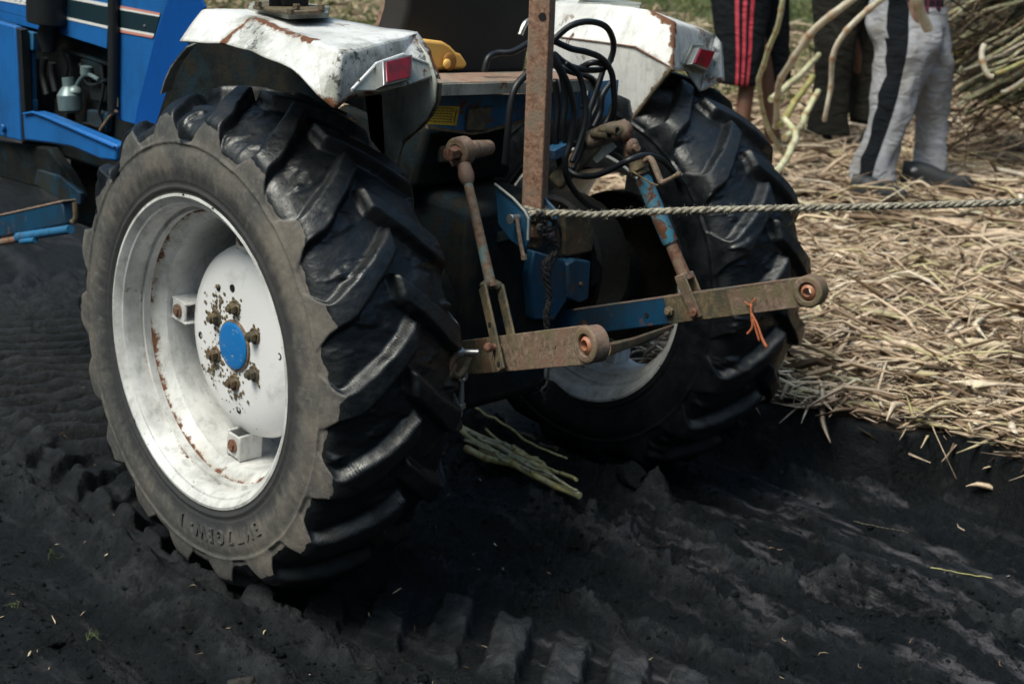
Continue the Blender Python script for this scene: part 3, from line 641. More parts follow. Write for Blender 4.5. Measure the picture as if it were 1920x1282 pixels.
def wheel(cx,sg,phase,seed,label):
    c=(cx,0,ZA);ax=(sg,0,0)
    prof=[(.181,.377),(.187,.384),(.186,.391),(.180,.392),(.172,.385),(.170,.3835),(.12,.378),(.12,.345),(-.12,.345),(-.12,.378),(-.17,.3835),(-.180,.392),(-.186,.391),(-.187,.384),(-.181,.377),(-.168,.363),(-.155,.3575),(-.12,.354),(-.112,.35),(-.095,.322),(-.085,.318),(.045,.315),(.06,.317),(.068,.319),(.072,.323),(.105,.348),(.112,.354),(.155,.3575),(.165,.361),(.17,.364),(.172,.369)]
    mb=MB().lathe(prof,c,ax,n=160,closed=True);w=mb.build('rear_wheel',M['rim'],T,angle=25,label=label,origin=c)
    ea=np.zeros((len(prof),160))
    for i,q in((25,.85),(26,.6),(19,.6)): ea[i]=q
    t=w.data.attributes.new('edge','FLOAT','POINT');t.data.foreach_set('value',ea.astype(np.float32).ravel())
    t=w.data.attributes.new('dirt','FLOAT','POINT');ph_=np.arange(160)/160*2*math.pi;t.data.foreach_set('value',(np.zeros((len(prof),160))+.35*(np.arange(len(prof))[:,None]<20)).astype(np.float32).ravel())
    tyre('tyre',cx,sg,phase,w,seed)
    # dished disc
    d=MB();D=[(.066,.0),(.066,.1),(.064,.15),(.058,.19),(.044,.222),(.028,.240),(.008,.2475),(-.035,.2475),(-.035,.24),(.004,.238),(.038,.218),(.052,.19),(.058,.15),(.058,.0)]
    d.lathe(D,c,ax,n=96);d.build('wheel_disc',M['disc'] if sg<0 else M['greasedisc'],w,angle=28,origin=c)
    if sg<0:
        hc=MB().lathe([(.066,.060),(.0745,.060),(.0765,.057),(.0775,.05),(.0775,0)],c,ax,n=64);hc.build('hub_cap',M['cap'],w,angle=30,origin=c)
        hr=MB().lathe([(.066,.066),(.071,.065),(.0725,.0605),(.066,.0605)],c,ax,n=64,closed=True);hr.build('hub_ring',M['mudsteel'],w)
        for k in range(6):
            dg=60*k+28;p=arc(cx,.098,dg)+np.array([sg*.066,0,0])
            nb=MB();nb.lathe([(0,.021),(.004,.021),(.0045,.016)],p,ax,n=20);nb.cyl(p+[sg*.004,0,0],p+[sg*.019,0,0],.0145,n=6);nb.cyl(p+[sg*.019,0,0],p+[sg*.027,0,0],.008,n=12)
            nb.build('wheel_nut',M['olive'],w,bevel=.001,origin=p)
        big={0:0,1:1,2:1,3:2,4:2,5:1}
        for k in range(6):
            dg=60*k+28;p=arc(cx,.098,dg)
            mud=MB();amt=[4,8,34,46,26,6][k];spr=[.010,.013,.022,.026,.02,.011][k]
            for i in range(amt*3):
                a=rng.normal(0,spr,2);rr=random.uniform(.0018,.006)
                q=p+np.array([sg*(.067+.001*0),a[0],a[1]-.012*(k in(4,)) +.02*(k==2)*abs(rng.normal())*.9-.02*(k==3)*abs(rng.normal())])
                mud.ball(q,rr,6,(.22,1,1))
            mud.build('dried_mud',M['mudcrust'],w,angle=None)
        for dg,r in((95,.145),(5,.178),(185,.165),(272,.17),(40,.2),(120,.15)):
            p=arc(cx,r,dg)+np.array([sg*(.0655-.25*max(0,r-.15)),0,0]);q=.0065 if dg not in(40,120) else .004
            hb=MB().lathe([(-.002,q+.003),(.0012,q+.003),(.0018,q),(-.0,q*.8),(-.0,0)],p,ax,n=16);hb.build('bolt_hole_shade',M['hole_shade'],w)
    # clamps that carry the disc in the rim
    for k,dg in enumerate((175,85,-5,265)):
        a=math.radians(dg);er=np.array([0,-math.cos(a),math.sin(a)]);et=np.array([0,math.sin(a),math.cos(a)]);ex=np.array([sg,0,0.])
        b0=np.array(c)+er*.277+ex*.02;cl=MB()
        cl.box(b0+ex*.035,(.008,.052,.062),(ex,et,er));cl.box(b0+et*.026+ex*.004,(.07,.008,.072),(ex,et,er));cl.box(b0-et*.026+ex*.004,(.07,.008,.072),(ex,et,er));cl.box(b0-ex*.028,(.008,.06,.08),(ex,et,er))
        o=cl.build('rim_clamp',M['rim'],w,bevel=.004,jit=0)
        bl=MB().cyl(b0+ex*.038,b0+ex*.044,.018,n=24);bl.cyl(b0+ex*.044,b0+ex*.05,.0115,n=6);bl.build('clamp_bolt',M['rust'],w,bevel=.001)
    return w
def discmat():
    a=N('white_disc_paint_with_mud')
    c=a.mix(a.noise(2,3),(.83,.82,.82),(.76,.76,.78))
    g=a.ramp(a.noise(6,7,.68),[(.6,0),(.72,.35)]);c=a.mix(g,c,(.2,.19,.16))
    sp=a.ramp(a.noise(70,3,.6),[(.71,0),(.74,1)]);c=a.mix(sp,c,(.1,.07,.04))
    return a.out(c,.4,a.noise(80,4),.15,.002)
M['disc']=discmat();M['mudcrust']=rusty('dried_mud_crust',(.09,.065,.035),(.2,.16,.1),None,.95)
wl=wheel(-.686,-1,2,3,'near rear wheel, white rim with blue hub cap and grey muddy tyre wall')
wr=wheel(.686,1,9,40,'far rear wheel, seen from its inner side, wet black tyre')
# raised letters on the near tyre wall
def letters():
    txt='EMT7GEW-1';V=[];Fc=[];off=0
    for i,ch in enumerate(txt):
        cu=bpy.data.curves.new('t','FONT');cu.body=ch;cu.size=.05;cu.extrude=.0035;cu.align_x='CENTER';cu.align_y='CENTER'
        to=bpy.data.objects.new('t',cu);COL.objects.link(to);dg=bpy.context.evaluated_depsgraph_get();me=bpy.data.meshes.new_from_object(to.evaluated_get(dg))
        ang=math.radians(-52-i*5.6);r=.455
        er=np.array([0,-math.cos(ang),math.sin(ang)]);et=np.array([0,math.sin(ang),math.cos(ang)])  # et: increasing phi
        ctr=np.array([-.686-.1935,0,ZA])+er*r
        for v in me.vertices:
            x,y,z=v.co;V.append(ctr-et*x+er*y+np.array([-1,0,0])*z)
        Fc=[list(f.vertices) for f in me.polygons]
        bpy.data.objects.remove(to);bpy.data.curves.remove(cu)
        V=np.array(V);meshobj('raised_letter',V,Fc,M['tyre'],wl,angle=30,attrs={'dry':np.ones(len(V)),'bead':np.zeros(len(V))});V=[]
letters()
# ---- near fender
def P_(u,v,x): return at(u,v,'x',x)
def sheet(name,pts,faces,mat,parent,th=.004,bevel=.004,label=None,cuts=0,jit=0,js=9,holes=None,edges=None,dirt=None):
    me=bpy.data.meshes.new(name);pts=np.array([np.array(p) for p in pts]);o0=(pts.min(0)+pts.max(0))/2
    me.from_pydata([tuple(p-o0) for p in pts],[],faces);bm=bmesh.new();bm.from_mesh(me);bmesh.ops.recalc_face_normals(bm,faces=bm.faces)
    bmesh.ops.triangulate(bm,faces=[f for f in bm.faces if len(f.verts)>4])
    if bevel:
        es=[e for e in bm.edges if len(e.link_faces)==2 and e.calc_face_angle(0)>.12]
        bmesh.ops.bevel(bm,geom=es,offset=bevel,segments=3,affect='EDGES',profile=.5)
    if cuts: bmesh.ops.triangulate(bm,faces=bm.faces);bmesh.ops.subdivide_edges(bm,edges=bm.edges,cuts=cuts,use_grid_fill=True)
    if jit:
        V=np.array([v.co[:] for v in bm.verts])+o0
        for v,a,b,c in zip(bm.verts,fbm(V[:,0]*js,V[:,1]*js,V[:,2]*js,3,1),fbm(V[:,0]*js,V[:,1]*js,V[:,2]*js,3,2),fbm(V[:,0]*js,V[:,1]*js,V[:,2]*js,3,3)): v.co+=Vector((a,b,c))*jit
    bm.to_mesh(me);bm.free()
    if edges:
        V=np.array([v.co[:] for v in me.vertices])+o0;dm=np.full(len(V),9.)
        for p,q in edges:
            p=np.array(p);q=np.array(q);t=np.clip(((V-p)@(q-p))/((q-p)@(q-p)),0,1);dm=np.minimum(dm,np.linalg.norm(V-p-t[:,None]*(q-p),axis=1))
        t=me.attributes.new('edge','FLOAT','POINT');t.data.foreach_set('value',np.exp(-(dm/.016)**1.3).astype(np.float32))
    if dirt:
        V=np.array([v.co[:] for v in me.vertices])+o0;dm=np.full(len(V),9.)
        for p,q in dirt:
            p=np.array(p);q=np.array(q);t=np.clip(((V-p)@(q-p))/((q-p)@(q-p)),0,1);dm=np.minimum(dm,np.linalg.norm(V-p-t[:,None]*(q-p),axis=1))
        t=me.attributes.new('dirt','FLOAT','POINT');t.data.foreach_set('value',np.exp(-(dm/.07)**1.3).astype(np.float32))
    me.shade_smooth();me.set_sharp_from_angle(angle=math.radians(32));me.materials.append(mat)
    o=bpy.data.objects.new(name,me);COL.objects.link(o);o.parent=parent;o.location=o0-WL[parent.name];WL[o.name]=o0
    q=o.modifiers.new('s','SOLIDIFY');q.thickness=th;q.offset=0
    if label:o['label']=label
    return o
fp=dict(
 A=P_(337,78,-.865),B=P_(378,19,-.80),Bm=P_(358,22,-.84),
 R1=P_(475,31,-.80),R2=P_(528,53,-.805),R3=P_(581,75,-.81),R4=P_(643,103,-.815),
 L1=P_(419,83,-.865),L2=P_(471,95,-.868),L3=P_(550,134,-.868),L4=P_(596,184,-.862),L5=P_(628,207,-.845),
 I1=P_(575,22,-.52),I2=P_(612,33,-.52),I3=P_(690,48,-.52),I4=P_(777,65,-.52),
 E1=P_(652,187,-.80),E2=P_(702,170,-.71),E3=P_(811,147,-.505),E4=P_(827,150,-.49),E5=P_(806,104,-.50))
k=list(fp);ix={n:i for i,n in enumerate(k)}
fc=[('A','L1','R1','B'),('L1','L2','R1'),('L2','L3','R2','R1'),('L3','L4','R3','R2'),('L4','L5','R4','R3'),
    ('B','R1','I1'),('R1','R2','I2','I1'),('R2','R3','I3','I2'),('R3','R4','I4','I3'),
    ('R4','L5','E1'),('R4','E1','E2'),('R4','E2','E3','E5','I4'),('E5','E3','E4')]
fl_=sheet('fender',[fp[n] for n in k],[[ix[n] for n in f] for f in fc],M['fender'],T,.005,.007,'near white fender with rust holes and dented rear end',9,.0035,7,edges=[(fp[i],fp[j]) for i,j in(('R1','R2'),('R2','R3'),('R1','L1'),('L4','L5'),('L5','E1'),('E3','E4'),('I4','E5'),('E5','E4'),('E1','E2'))],dirt=[(fp[i],fp[j]) for i,j in(('R4','L5'),('R4','E5'),('E1','E2'),('E2','E5'),('R1','L2'))])
# inner wall of the near fender, down behind the tyre
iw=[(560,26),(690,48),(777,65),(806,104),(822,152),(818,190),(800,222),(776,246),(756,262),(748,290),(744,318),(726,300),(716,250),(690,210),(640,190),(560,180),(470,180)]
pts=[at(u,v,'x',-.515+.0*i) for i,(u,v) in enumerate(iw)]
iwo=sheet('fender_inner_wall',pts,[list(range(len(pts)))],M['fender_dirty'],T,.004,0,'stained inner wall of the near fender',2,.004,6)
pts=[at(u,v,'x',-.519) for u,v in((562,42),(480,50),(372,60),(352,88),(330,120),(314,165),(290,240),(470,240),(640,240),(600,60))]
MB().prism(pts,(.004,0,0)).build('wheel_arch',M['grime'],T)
mb=MB();mb.tube([at(u,v,'x',x) for u,v,x in((824,156,-.5),(820,192,-.5),(800,226,-.5),(774,250,-.505),(755,268,-.51),(748,292,-.512),(745,322,-.513))],.006,8,sub=3);mb.build('fender_edge_roll',M['olive'],T)
pts=[at(u,v,'x',x) for u,v,x in((690,182,-.6),(716,178,-.6),(722,290,-.6),(700,262,-.6))];mb=MB().prism(pts,(.0,.012,0));mb.build('fender_stay',M['fender_dirty'],T,bevel=.001)
# front lip
mb=MB();pp=[at(u,v,'x',-.80+.02*i) for i,(u,v) in enumerate([(360,84),(345,102),(330,122),(318,148),(311,172)])]
for a,b in zip(pp[:-1],pp[1:]): mb.bar(a,b,.03,.004,up=(0,1,.3))
mb.build('fender_front_lip',M['fender_dirty'],T)
# lamp housing and lamp near
rN=np.cross(fp['I4']-fp['R4'],fp['E3']-fp['R4']);rN/=np.linalg.norm(rN)
if rN@(-FW)<0:rN=-rN
def onp(u,v,P,Nn,o=0): return atp(u,v,np.array(P)+np.array(Nn)*o,Nn)
hs=[(656,171),(703,121),(752,104),(799,121),(815,142),(757,163),(702,172)]
mb=MB();A_=[onp(u,v,fp['R4'],rN,.006) for u,v in hs];mb.prism(A_,rN*.004);mb.build('lamp_housing',M['fender_dirty'],fl_,bevel=.002)
mb=MB();
for a,b in zip(A_[:5],A_[1:5]): mb.tube([a+rN*.005,b+rN*.005],.0035,8)
mb.build('housing_rim',M['fender'],fl_)
def lamp(q,P,Nn,parent,off,dep):
    c=[onp(u,v,P,Nn,off) for u,v in q];cen=sum(c)/4
    mb=MB().prism([p for p in c],Nn*dep);o=mb.build('tail_lamp',M['chrome'],parent,bevel=.002)
    inn=[cen+(p-cen)*.86+Nn*(dep-.001) for p in c];mb=MB().prism(inn,Nn*.004);mb.build('red_lens',M['red'],parent,bevel=.0015)
lamp([(701,124),(757,111),(755,157),(703,170)],fp['R4'],rN,fl_,.008,.026)
for u,v in((700,76),(672,152)):
    p=onp(u,v,fp['R4'],rN,.012) if u==672 else None
    if p is not None: MB().ball(p,.004,8).build('rivet',M['olive'],fl_)
tp=np.cross(fp['I2']-fp['R2'],fp['R4']-fp['R2']);tp/=np.linalg.norm(tp)
if tp[2]<0:tp=-tp
hp=[onp(u,v,(fp['R2']+fp['I3']+fp['R4'])/3,tp,.006) for u,v in((668,75),(682,72),(706,74),(700,79),(680,80))]
MB().prism(hp,tp*.0012).build('rust_hole_shade',M['hole_shade'],fl_)
# roll bar plate near
def plate(q,z,mat,par,th):
    c=[at(u,v,'z',z) for u,v in q];return MB().prism(c,(0,0,th)).build('mounting_plate',mat,par,bevel=.002)
plate([(466,22),(472,13),(520,9),(618,21),(616,34),(540,37)],1.425,M['fender_dirty'],fl_,.012)
plate([(474,18),(480,10),(522,7),(608,19),(604,27),(545,29)],1.438,M['olive'],fl_,.008)
for u,v in((484,13),(556,18),(602,19),(545,28)):
    p=at(u,v,'z',1.447);MB().cyl(p,p+[0,0,.012],.009,n=6).build('plate_bolt',M['olive'],fl_,bevel=.001)
p=at(558,12,'z',1.447);mb=MB();mb.box(p+np.array([0,.03,.12]),(.07,.05,.24));mb.box(p+np.array([-.01,.02,.02]),(.11,.006,.06));mb.build('roll_bar_foot',M['black'],fl_,bevel=.004)
# ---- far fender
def Q_(u,v,x): return at(u,v,'x',x)
gp=dict(T1=Q_(1035,4,.56),T2=Q_(1140,10,.56),T3=Q_(1220,22,.56),T4=Q_(1264,44,.56),C1=Q_(1035,68,.5),C2=Q_(1120,78,.5),C3=Q_(1192,88,.5),C4=Q_(1262,128,.5),
 W1=Q_(1222,178,.505),W2=Q_(1185,228,.51),W3=Q_(1150,262,.51),W4=Q_(1105,300,.51),W5=Q_(1040,300,.51),
 O1=Q_(1100,0,.86),O3=Q_(1290,46,.8),O4=Q_(1338,68,.8),
 K1=Q_(1352,82,.815),K2=Q_(1357,154,.815),K3=Q_(1320,147,.71),K4=Q_(1285,132,.6))
k=list(gp);ix={n:i for i,n in enumerate(k)}
fc=[('T1','T2','C2','C1'),('T2','T3','C3','C2'),('T3','T4','C4','C3'),('C1','C2','C3','C4','W1','W2','W3','W4','W5'),('T4','K3','K4','C4'),('T4','O4','K1','K2','K3'),('T1','O1','O3','T3'),('T3','O3','O4','T4')]
fr_=sheet('fender',[gp[n] for n in k],[[ix[n] for n in f] for f in fc],M['fender'],T,.005,.006,'far white fender with rusty seam and faded lamp',9,.003,7,edges=[(gp[i],gp[j]) for i,j in(('T4','C4'),('T3','T4'),('C4','W1'),('W1','W2'),('K2','K3'))],dirt=[(gp[i],gp[j]) for i,j in(('K1','K3'),('O4','K4'))])
mb=MB()
for a,b in((gp['C1'],gp['C2']),(gp['C2'],gp['C3']),(gp['C3'],gp['C4'])): mb.bar(a+[-.003,0,0],b+[-.003,0,0],.006,.003)
mb.build('seam',M['rust'],fr_)
mb=MB();
for a,b in((gp['C4'],gp['W1']),(gp['W1'],gp['W2']),(gp['W2'],gp['W3'])): mb.tube([a+[-.004,0,0],b+[-.004,0,0]],.006,8)
mb.build('fender_edge_roll',M['olive'],fr_)
rM=np.cross(gp['O4']-gp['T4'],gp['K3']-gp['T4']);rM/=np.linalg.norm(rM)
if rM@(-FW)<0:rM=-rM
A_=[onp(u,v,gp['T4'],rM,.006) for u,v in((1279,120),(1296,84),(1318,83),(1336,104),(1322,138),(1300,133))]
MB().prism(A_,rM*.004).build('lamp_housing',M['fender_dirty'],fr_,bevel=.002)
lamp([(1300,91),(1331,98),(1315,134),(1286,122)],gp['T4'],rM,fr_,.008,.02)
mb=MB().prism([at(u,v,'z',1.405) for u,v in((1083,9),(1090,2),(1140,2),(1203,12),(1199,20))],(0,0,.01));mb.build('mounting_plate',M['fender_dirty'],fr_,bevel=.002)
mb=MB().box(at(1120,2,'z',1.42)+np.array([0,.05,.1]),(.06,.04,.2));mb.build('roll_bar_foot',M['olive'],fr_,bevel=.003)
# wire sticking up from far fender
mb=MB().tube([at(1281,40,'x',.7),at(1262,14,'x',.7),at(1242,-20,'x',.7)],.0018,6);mb.build('thin_wire',M['olive'],fr_)
# ---- crossbeam and rear panel
b0=at(812,158,'y',-.17);b1=at(1122,150,'y',-.17)
mb=MB();mb.hexa([b0+[0,0,-.012],b1+[0,0,-.012],b1+[0,.12,-.004],b0+[0,.12,-.004],b0+[0,0,.004],b1+[0,0,.004],b1+[0,.12,.012],b0+[0,.12,.012]])
mb.build('rear_crossbeam',M['beam'],T,bevel=.003)
mb=MB();mb.hexa([b0+[0,-.006,-.03],b1+[0,-.006,-.03],b1+[0,-.001,-.03],b0+[0,-.001,-.03],b0+[0,-.006,.0],b1+[0,-.006,.0],b1+[0,-.001,.0],b0+[0,-.001,.0]]);mb.build('crossbeam_lip',M['fender_dirty'],T,bevel=.001)
yp=-.12
q=[(818,182),(1000,176),(1000,222),(955,232),(905,247),(880,250),(800,236),(806,205)]
MB().prism([at(u,v,'y',yp) for u,v in q],(0,.006,0)).build('blue_rear_panel',M['oldblue'],T,bevel=.001,label='faded blue panel under the crossbeam')
mb=MB()
for a,b in(((800,238),(880,250)),((880,250),(905,247)),((905,247),(1000,222))): mb.bar(at(*a,'y',yp-.004),at(*b,'y',yp-.004),.01,.008)
mb.build('panel_flange',M['olive'],T)
MB().prism([at(u,v,'y',yp-.012) for u,v in((880,205),(925,200),(912,246),(876,246))],(0,.01,0)).build('panel_bracket',M['olive'],T,bevel=.003,jit=.002)
for x0_,u,v in((0,1060,190),(0,1130,185)):
    p=at(u,v,'y',yp);MB().box(p,(.12,.006,.1)).build('blue_rear_panel',M['oldblue'],T)
sq=[(812,199),(862,200),(856,236),(800,233)];sk=MB().prism([at(u,v,'y',yp-.0025) for u,v in sq],(0,.0015,0)).build('warning_sticker',M['sticker'],T)
A0,A1,A2,A3=[at(u,v,'y',yp-.0031) for u,v in sq];mb=MB()
for i in range(6):
    t=(i+.8)/7;l0=A0+(A3-A0)*t;r0=A1+(A2-A1)*t;x=.06
    while x<.8:
        w=random.uniform(.03,.12);a=l0+(r0-l0)*x;b=l0+(r0-l0)*min(x+w,.84);mb.bar(a,b,.0006,.0022);x+=w+.03
a=A0+(A1-A0)*.9;b=A3+(A2-A3)*.9;mb.bar(a+(b-a)*.2,a+(b-a)*.8,.0006,.003);mb.build('sticker_text',M['ink'],sk)
# ---- seat
s0=at(752,0,'y',.02);seat=MB()
q=[(745,70),(760,20),(772,-90),(800,-150),(980,-150),(1000,-60),(1000,60),(985,140),(800,150),(760,120)]
seat.prism([at(u,v,'y',.02) for u,v in q],(0,.1,0));so=seat.build('seat',M['seat'],T,bevel=.02,seg=4)
mb=MB().box((0.03,.3,1.22),(.46,.5,.1));mb.build('seat_cushion',M['seat'],T,bevel=.03,seg=4)
mb=MB().bar(at(712,52,'y',.12),at(742,-60,'y',.12),.03,.012);mb.build('control_lever',M['rustpost'],T,bevel=.002)
mb=MB();mb.tube([at(u,v,'y',-.02) for u,v in((975,66),(985,44),(1000,36))],.008,8,sub=3);mb.build('grab_handle',M['chrome'],T)
# ---- transmission / axle
hz=MB();hz.hexa([(-.17,-.2,.36),(.17,-.2,.36),(.17,.9,.36),(-.17,.9,.36),(-.15,-.2,.93),(.15,-.2,.93),(.15,.9,1.0),(-.15,.9,1.0)])
hz.build('transmission_case',M['grime'],T,bevel=.03,seg=3,jit=.004)
hz=MB();hz.hexa([(-.2,-.02,.95),(.16,-.02,.95),(.16,.35,.95),(-.2,.35,.95),(-.18,-.04,1.12),(.14,-.04,1.12),(.14,.35,1.13),(-.18,.35,1.13)]);hz.build('lift_housing',M['grime'],T,bevel=.02,seg=3,jit=.004)
for sg in(-1,1):
    mb=MB().lathe([(0.15,.17),(.2,.17),(.22,.13),(.42,.105),(.44,.15),(.56,.15),(.58,.11),(.65,.11),(.66,.0)],(0,0,ZA),(sg,0,0),n=48);mb.build('axle_housing',M['grime'],T,angle=30,jit=.002)
mb=MB().lathe([(.36,.0),(.36,.19),(.37,.2),(.47,.205),(.48,.19),(.5,.19)],(0,.0,ZA+.06),(1,0,0),n=64);mb.build('brake_drum',rusty('greasy_brown_drum',(.008,.008,.007),(.03,.024,.016),None,.45),T,angle=30,jit=.004)
# top-link bracket plates, tan block, blue housing pieces
for xx in(-.14,-.04):
    q=[(928,345),(962,372),(986,398),(992,412),(990,452),(984,470),(958,452),(934,420)]
    dx=at(955,400,'x',xx)-at(955,400,'x',-.14)
    MB().prism([at(u,v,'x',-.14)+np.array([xx+.14,0,0]) for u,v in q],(.008,0,0)).build('top_link_bracket',M['midblue'],T,bevel=.002)
mb=MB();e=[at(u,v,'x',-.145) for u,v in((928,345),(962,372),(984,396),(991,410),(990,450))];mb.tube(e,.0035,8);mb.build('bracket_edge',M['fender_dirty'],T)
p0=at(958,411,'x',-.165);p1=p0+np.array([.15,0,0]);mb=MB().cyl(p0,p1,.0105);mb.cyl(p0-[.004,0,0],p0,.013);mb.build('bracket_pin',M['chrome'],T,bevel=.001)
mb=MB().tube([at(u,v,'x',-.16) for u,v in((970,410),(973,435),(979,470),(982,480))],.0055,8,sub=2);mb.cyl(at(982,478,'x',-.16),at(983,487,'x',-.16),.008);mb.build('hanging_linchpin',M['mudsteel'],T)
MB().prism([at(u,v,'y',-.22) for u,v in((1056,396),(1098,398),(1118,440),(1110,472),(1062,482))],(0,.04,0)).build('cast_block',M['olive'],T,bevel=.006)
MB().prism([at(u,v,'y',-.23) for u,v in((1002,470),(1060,488),(1066,560),(1040,600),(1000,600),(992,520))],(0,.06,0)).build('drawbar_casting',M['midblue'],T,bevel=.006)
MB().prism([at(u,v,'y',-.24) for u,v in((1064,496),(1078,486),(1108,490),(1104,560),(1088,568),(1066,560))],(0,.05,0)).build('blue_bolt_block',M['midblue'],T,bevel=.005)
p=at(1088,532,'y',-.24);MB().cyl(p,p-[0,.008,0],.006).build('block_bolt',M['olive'],T)
MB().prism([at(u,v,'y',-.2) for u,v in((1110,470),(1135,505),(1130,525),(1108,540))],(0,.05,0)).build('casting_web',M['grime'],T,bevel=.005)
MB().prism([at(u,v,'y',-.12) for u,v in((836,575),(846,575),(848,625),(836,618))],(0,.05,0)).build('blue_bracket',M['darkblue'],T,bevel=.002)
MB().prism([at(u,v,'y',-.16) for u,v in((878,486),(905,492),(908,560),(892,630),(868,640),(874,560))],(0,.08,0)).build('blue_bracket',M['blue2'],T,bevel=.004)
MB().prism([at(u,v,'y',-.2) for u,v in((985,440),(1025,450),(1022,610),(985,605))],(0,.06,0)).build('centre_casting',M['oldblue2'] if 'oldblue2' in M else M['darkblue'],T,bevel=.006)
MB().prism([at(u,v,'y',-.12) for u,v in((930,700),(1085,800),(1112,798),(1100,770),(1040,715),(960,690))],(0,.012,0)).build('drawbar_plate',M['grime'],T,bevel=.002)
MB().bar(at(1030,290,'y',-.2),at(1060,275,'y',-.2),.04,.03).build('blue_spool',M['oldblue'],T,bevel=.003)
# ---- lift arms
mb=MB();a=at(1040,345,'x',.17);b=at(1120,262,'x',.23);mb.bar(a,b,.05,.05);mb.build('lift_arm',M['olive'],T,bevel=.012,seg=3,jit=.002)
mb=MB();a=at(1098,266,'x',.2);b=at(1168,240,'x',.27);mb.tube([a,a+(b-a)*.1,a+(b-a)*.8,b],[.022,.027,.027,.02],16);mb.build('lift_arm_boss',M['mudsteel'],T,angle=40)
for u,v in((1122,253),(1137,245)):
    p=at(u,v,'x',.2);mb=MB().cyl(p-[.0,.03,-.004],p+[0,.02,0],.013);mb.lathe([(0,.013),(.006,.015),(.01,.009),(.004,.007),(0,.007)],p-[0,.03,-.004],(0,-1,.1),n=20);mb.build('boss_bolt',M['olive'],T,bevel=.001)
pe=at(1170,245,'x',.28);mb=MB().ball(pe,.026,16,(1,.9,1.1));mb.lathe([(-.012,.03),(.012,.03),(.012,.022),(-.012,.022)],pe,(.6,-.6,.3),n=24,closed=True);mb.build('arm_eye',M['rust'],T)
mb=MB();q0=at(1170,250,'x',.285);q1=at(1182,290,'x',.3);mb.tube([q0,(q0+q1)/2,q1],[.018,.015,.022],12);mb.ball(at(1186,276,'x',.28),.024,14,(1,.55,1.));mb.cyl(at(1186,276,'x',.265)-[0,.018,0],at(1186,276,'x',.28),.009);mb.build('lift_rod_knuckle',M['mudsteel'],T)
MB().bar(at(1112,300,'x',.22),at(1150,268,'x',.25),.012,.03).build('tie_strap',M['fender_dirty'],T,bevel=.002)
rt=at(1188,292,'y',-.42);rb=at(1312,585,'y',-.62)
def rl(t): return rt+(rb-rt)*t
mb=MB();mb.tube([rl(.0),rl(.12)],[.022,.024],16);mb.lathe([(-.008,.026),(.008,.028),(.012,.02)],rl(.07),rb-rt,n=24);mb.build('adjuster_box',M['olive'],T,bevel=.002)
mb=MB();mb.tube([rl(.13),rl(.15),rl(.54),rl(.555)],[.016,.0215,.0215,.02],20);mb.build('lift_rod_barrel',M['lightblue'],T,angle=40)
mb=MB();mb.tube([rl(.1),rl(.17)],.0125,12);mb.build('lift_rod_screw',M['rust'],T);mb=MB();mb.tube([rl(.54),rl(.6),rl(.74),rl(.79)],[.0165,.0165,.0175,.02],16);mb.build('lift_rod',M['rust'],T,angle=40)
dq=(rb-rt)/np.linalg.norm(rb-rt);sd=np.cross(dq,(0,0,1));sd/=np.linalg.norm(sd);nrm=np.cross(sd,dq)
lk=at(1522,545,'y',-.93)-at(1035,607,'x',.25);lk/=np.linalg.norm(lk);ls=np.cross(lk,(0,0,1));ls/=np.linalg.norm(ls)  # link side
mb=MB()
for s in(-1,1): mb.bar(rl(.77)+ls*s*.021,rl(1.02)+ls*s*.021,.007,.033,up=nrm) if False else mb.box((rl(.77)+rl(1.03))/2+ls*s*.021,(np.linalg.norm(rb-rt)*.26,.007,.034),(dq,ls,np.cross(dq,ls)))
mb.box(rl(.775),(.02,.048,.034),(dq,ls,np.cross(dq,ls)));mb.build('lift_rod_fork',M['mudsteel'],T,bevel=.003)
mb=MB().cyl(rl(.99)-ls*.034,rl(.99)+ls*.034,.011);mb.cyl(rl(.99)-ls*.03,rl(.99)-ls*.025,.015,n=6);mb.build('fork_pin',M['rust'],T,bevel=.001)
h=[at(u,v,'x',.2) for u,v in((1207,303),(1218,297),(1226,308),(1238,338),(1243,342),(1256,336),(1272,327))]
mb=MB().tube(h,[.006,.008,.0085,.0085,.007,.006,.0065],10,sub=3);mb.ball(h[-1],.008,10);mb.build('crank_handle',M['mudsteel'],T)
mb=MB().tube([at(u,v,'x',.2) for u,v in((1187,322),(1205,334),(1232,348),(1240,340))],.003,8,sub=2);mb.build('handle_catch',M['olive'],T)
# left lift rod
lk2=at(1110,645,'y',-.93)-at(820,676,'x',-.34);lk2/=np.linalg.norm(lk2);ls2=np.cross(lk2,(0,0,1));ls2/=np.linalg.norm(ls2)
lt=at(864,284,'y',-.3);lb=atp(950,664,at(1110,645,'y',-.93),ls2)
def ll(t): return lt+(lb-lt)*t
dl=(lb-lt)/np.linalg.norm(lb-lt)
axl=np.array([1,.15,.05]);axl/=np.linalg.norm(axl)
mb=MB().lathe([(-.016,.036),(.016,.036),(.018,.033),(.018,.02),(-.018,.02),(-.018,.033)],lt,axl,n=40,closed=True);mb.build('lift_rod_eye',M['mudsteel'],T,angle=30)
mb=MB().ball(lt,.023,18,(1,1,1));mb.cyl(lt-axl*.03,lt+axl*.03,.014);mb.cyl(lt-axl*.048,lt-axl*.02,.018,n=6);mb.tube([lt-axl*.04+np.array([0,0,.026]),lt-axl*.05,lt-axl*.04+np.array([0,-.01,-.03])],.003,8,sub=3);mb.build('lift_rod_pin',M['rust'],T,bevel=.001)
mb=MB();c0=lt+axl*.03;c1=at(915,277,'y',-.24);mb.tube([c0,c0+(c1-c0)*.15,c1],[.014,.022,.02],20);mb.build('lift_arm_end',M['mudsteel'],T,angle=40)
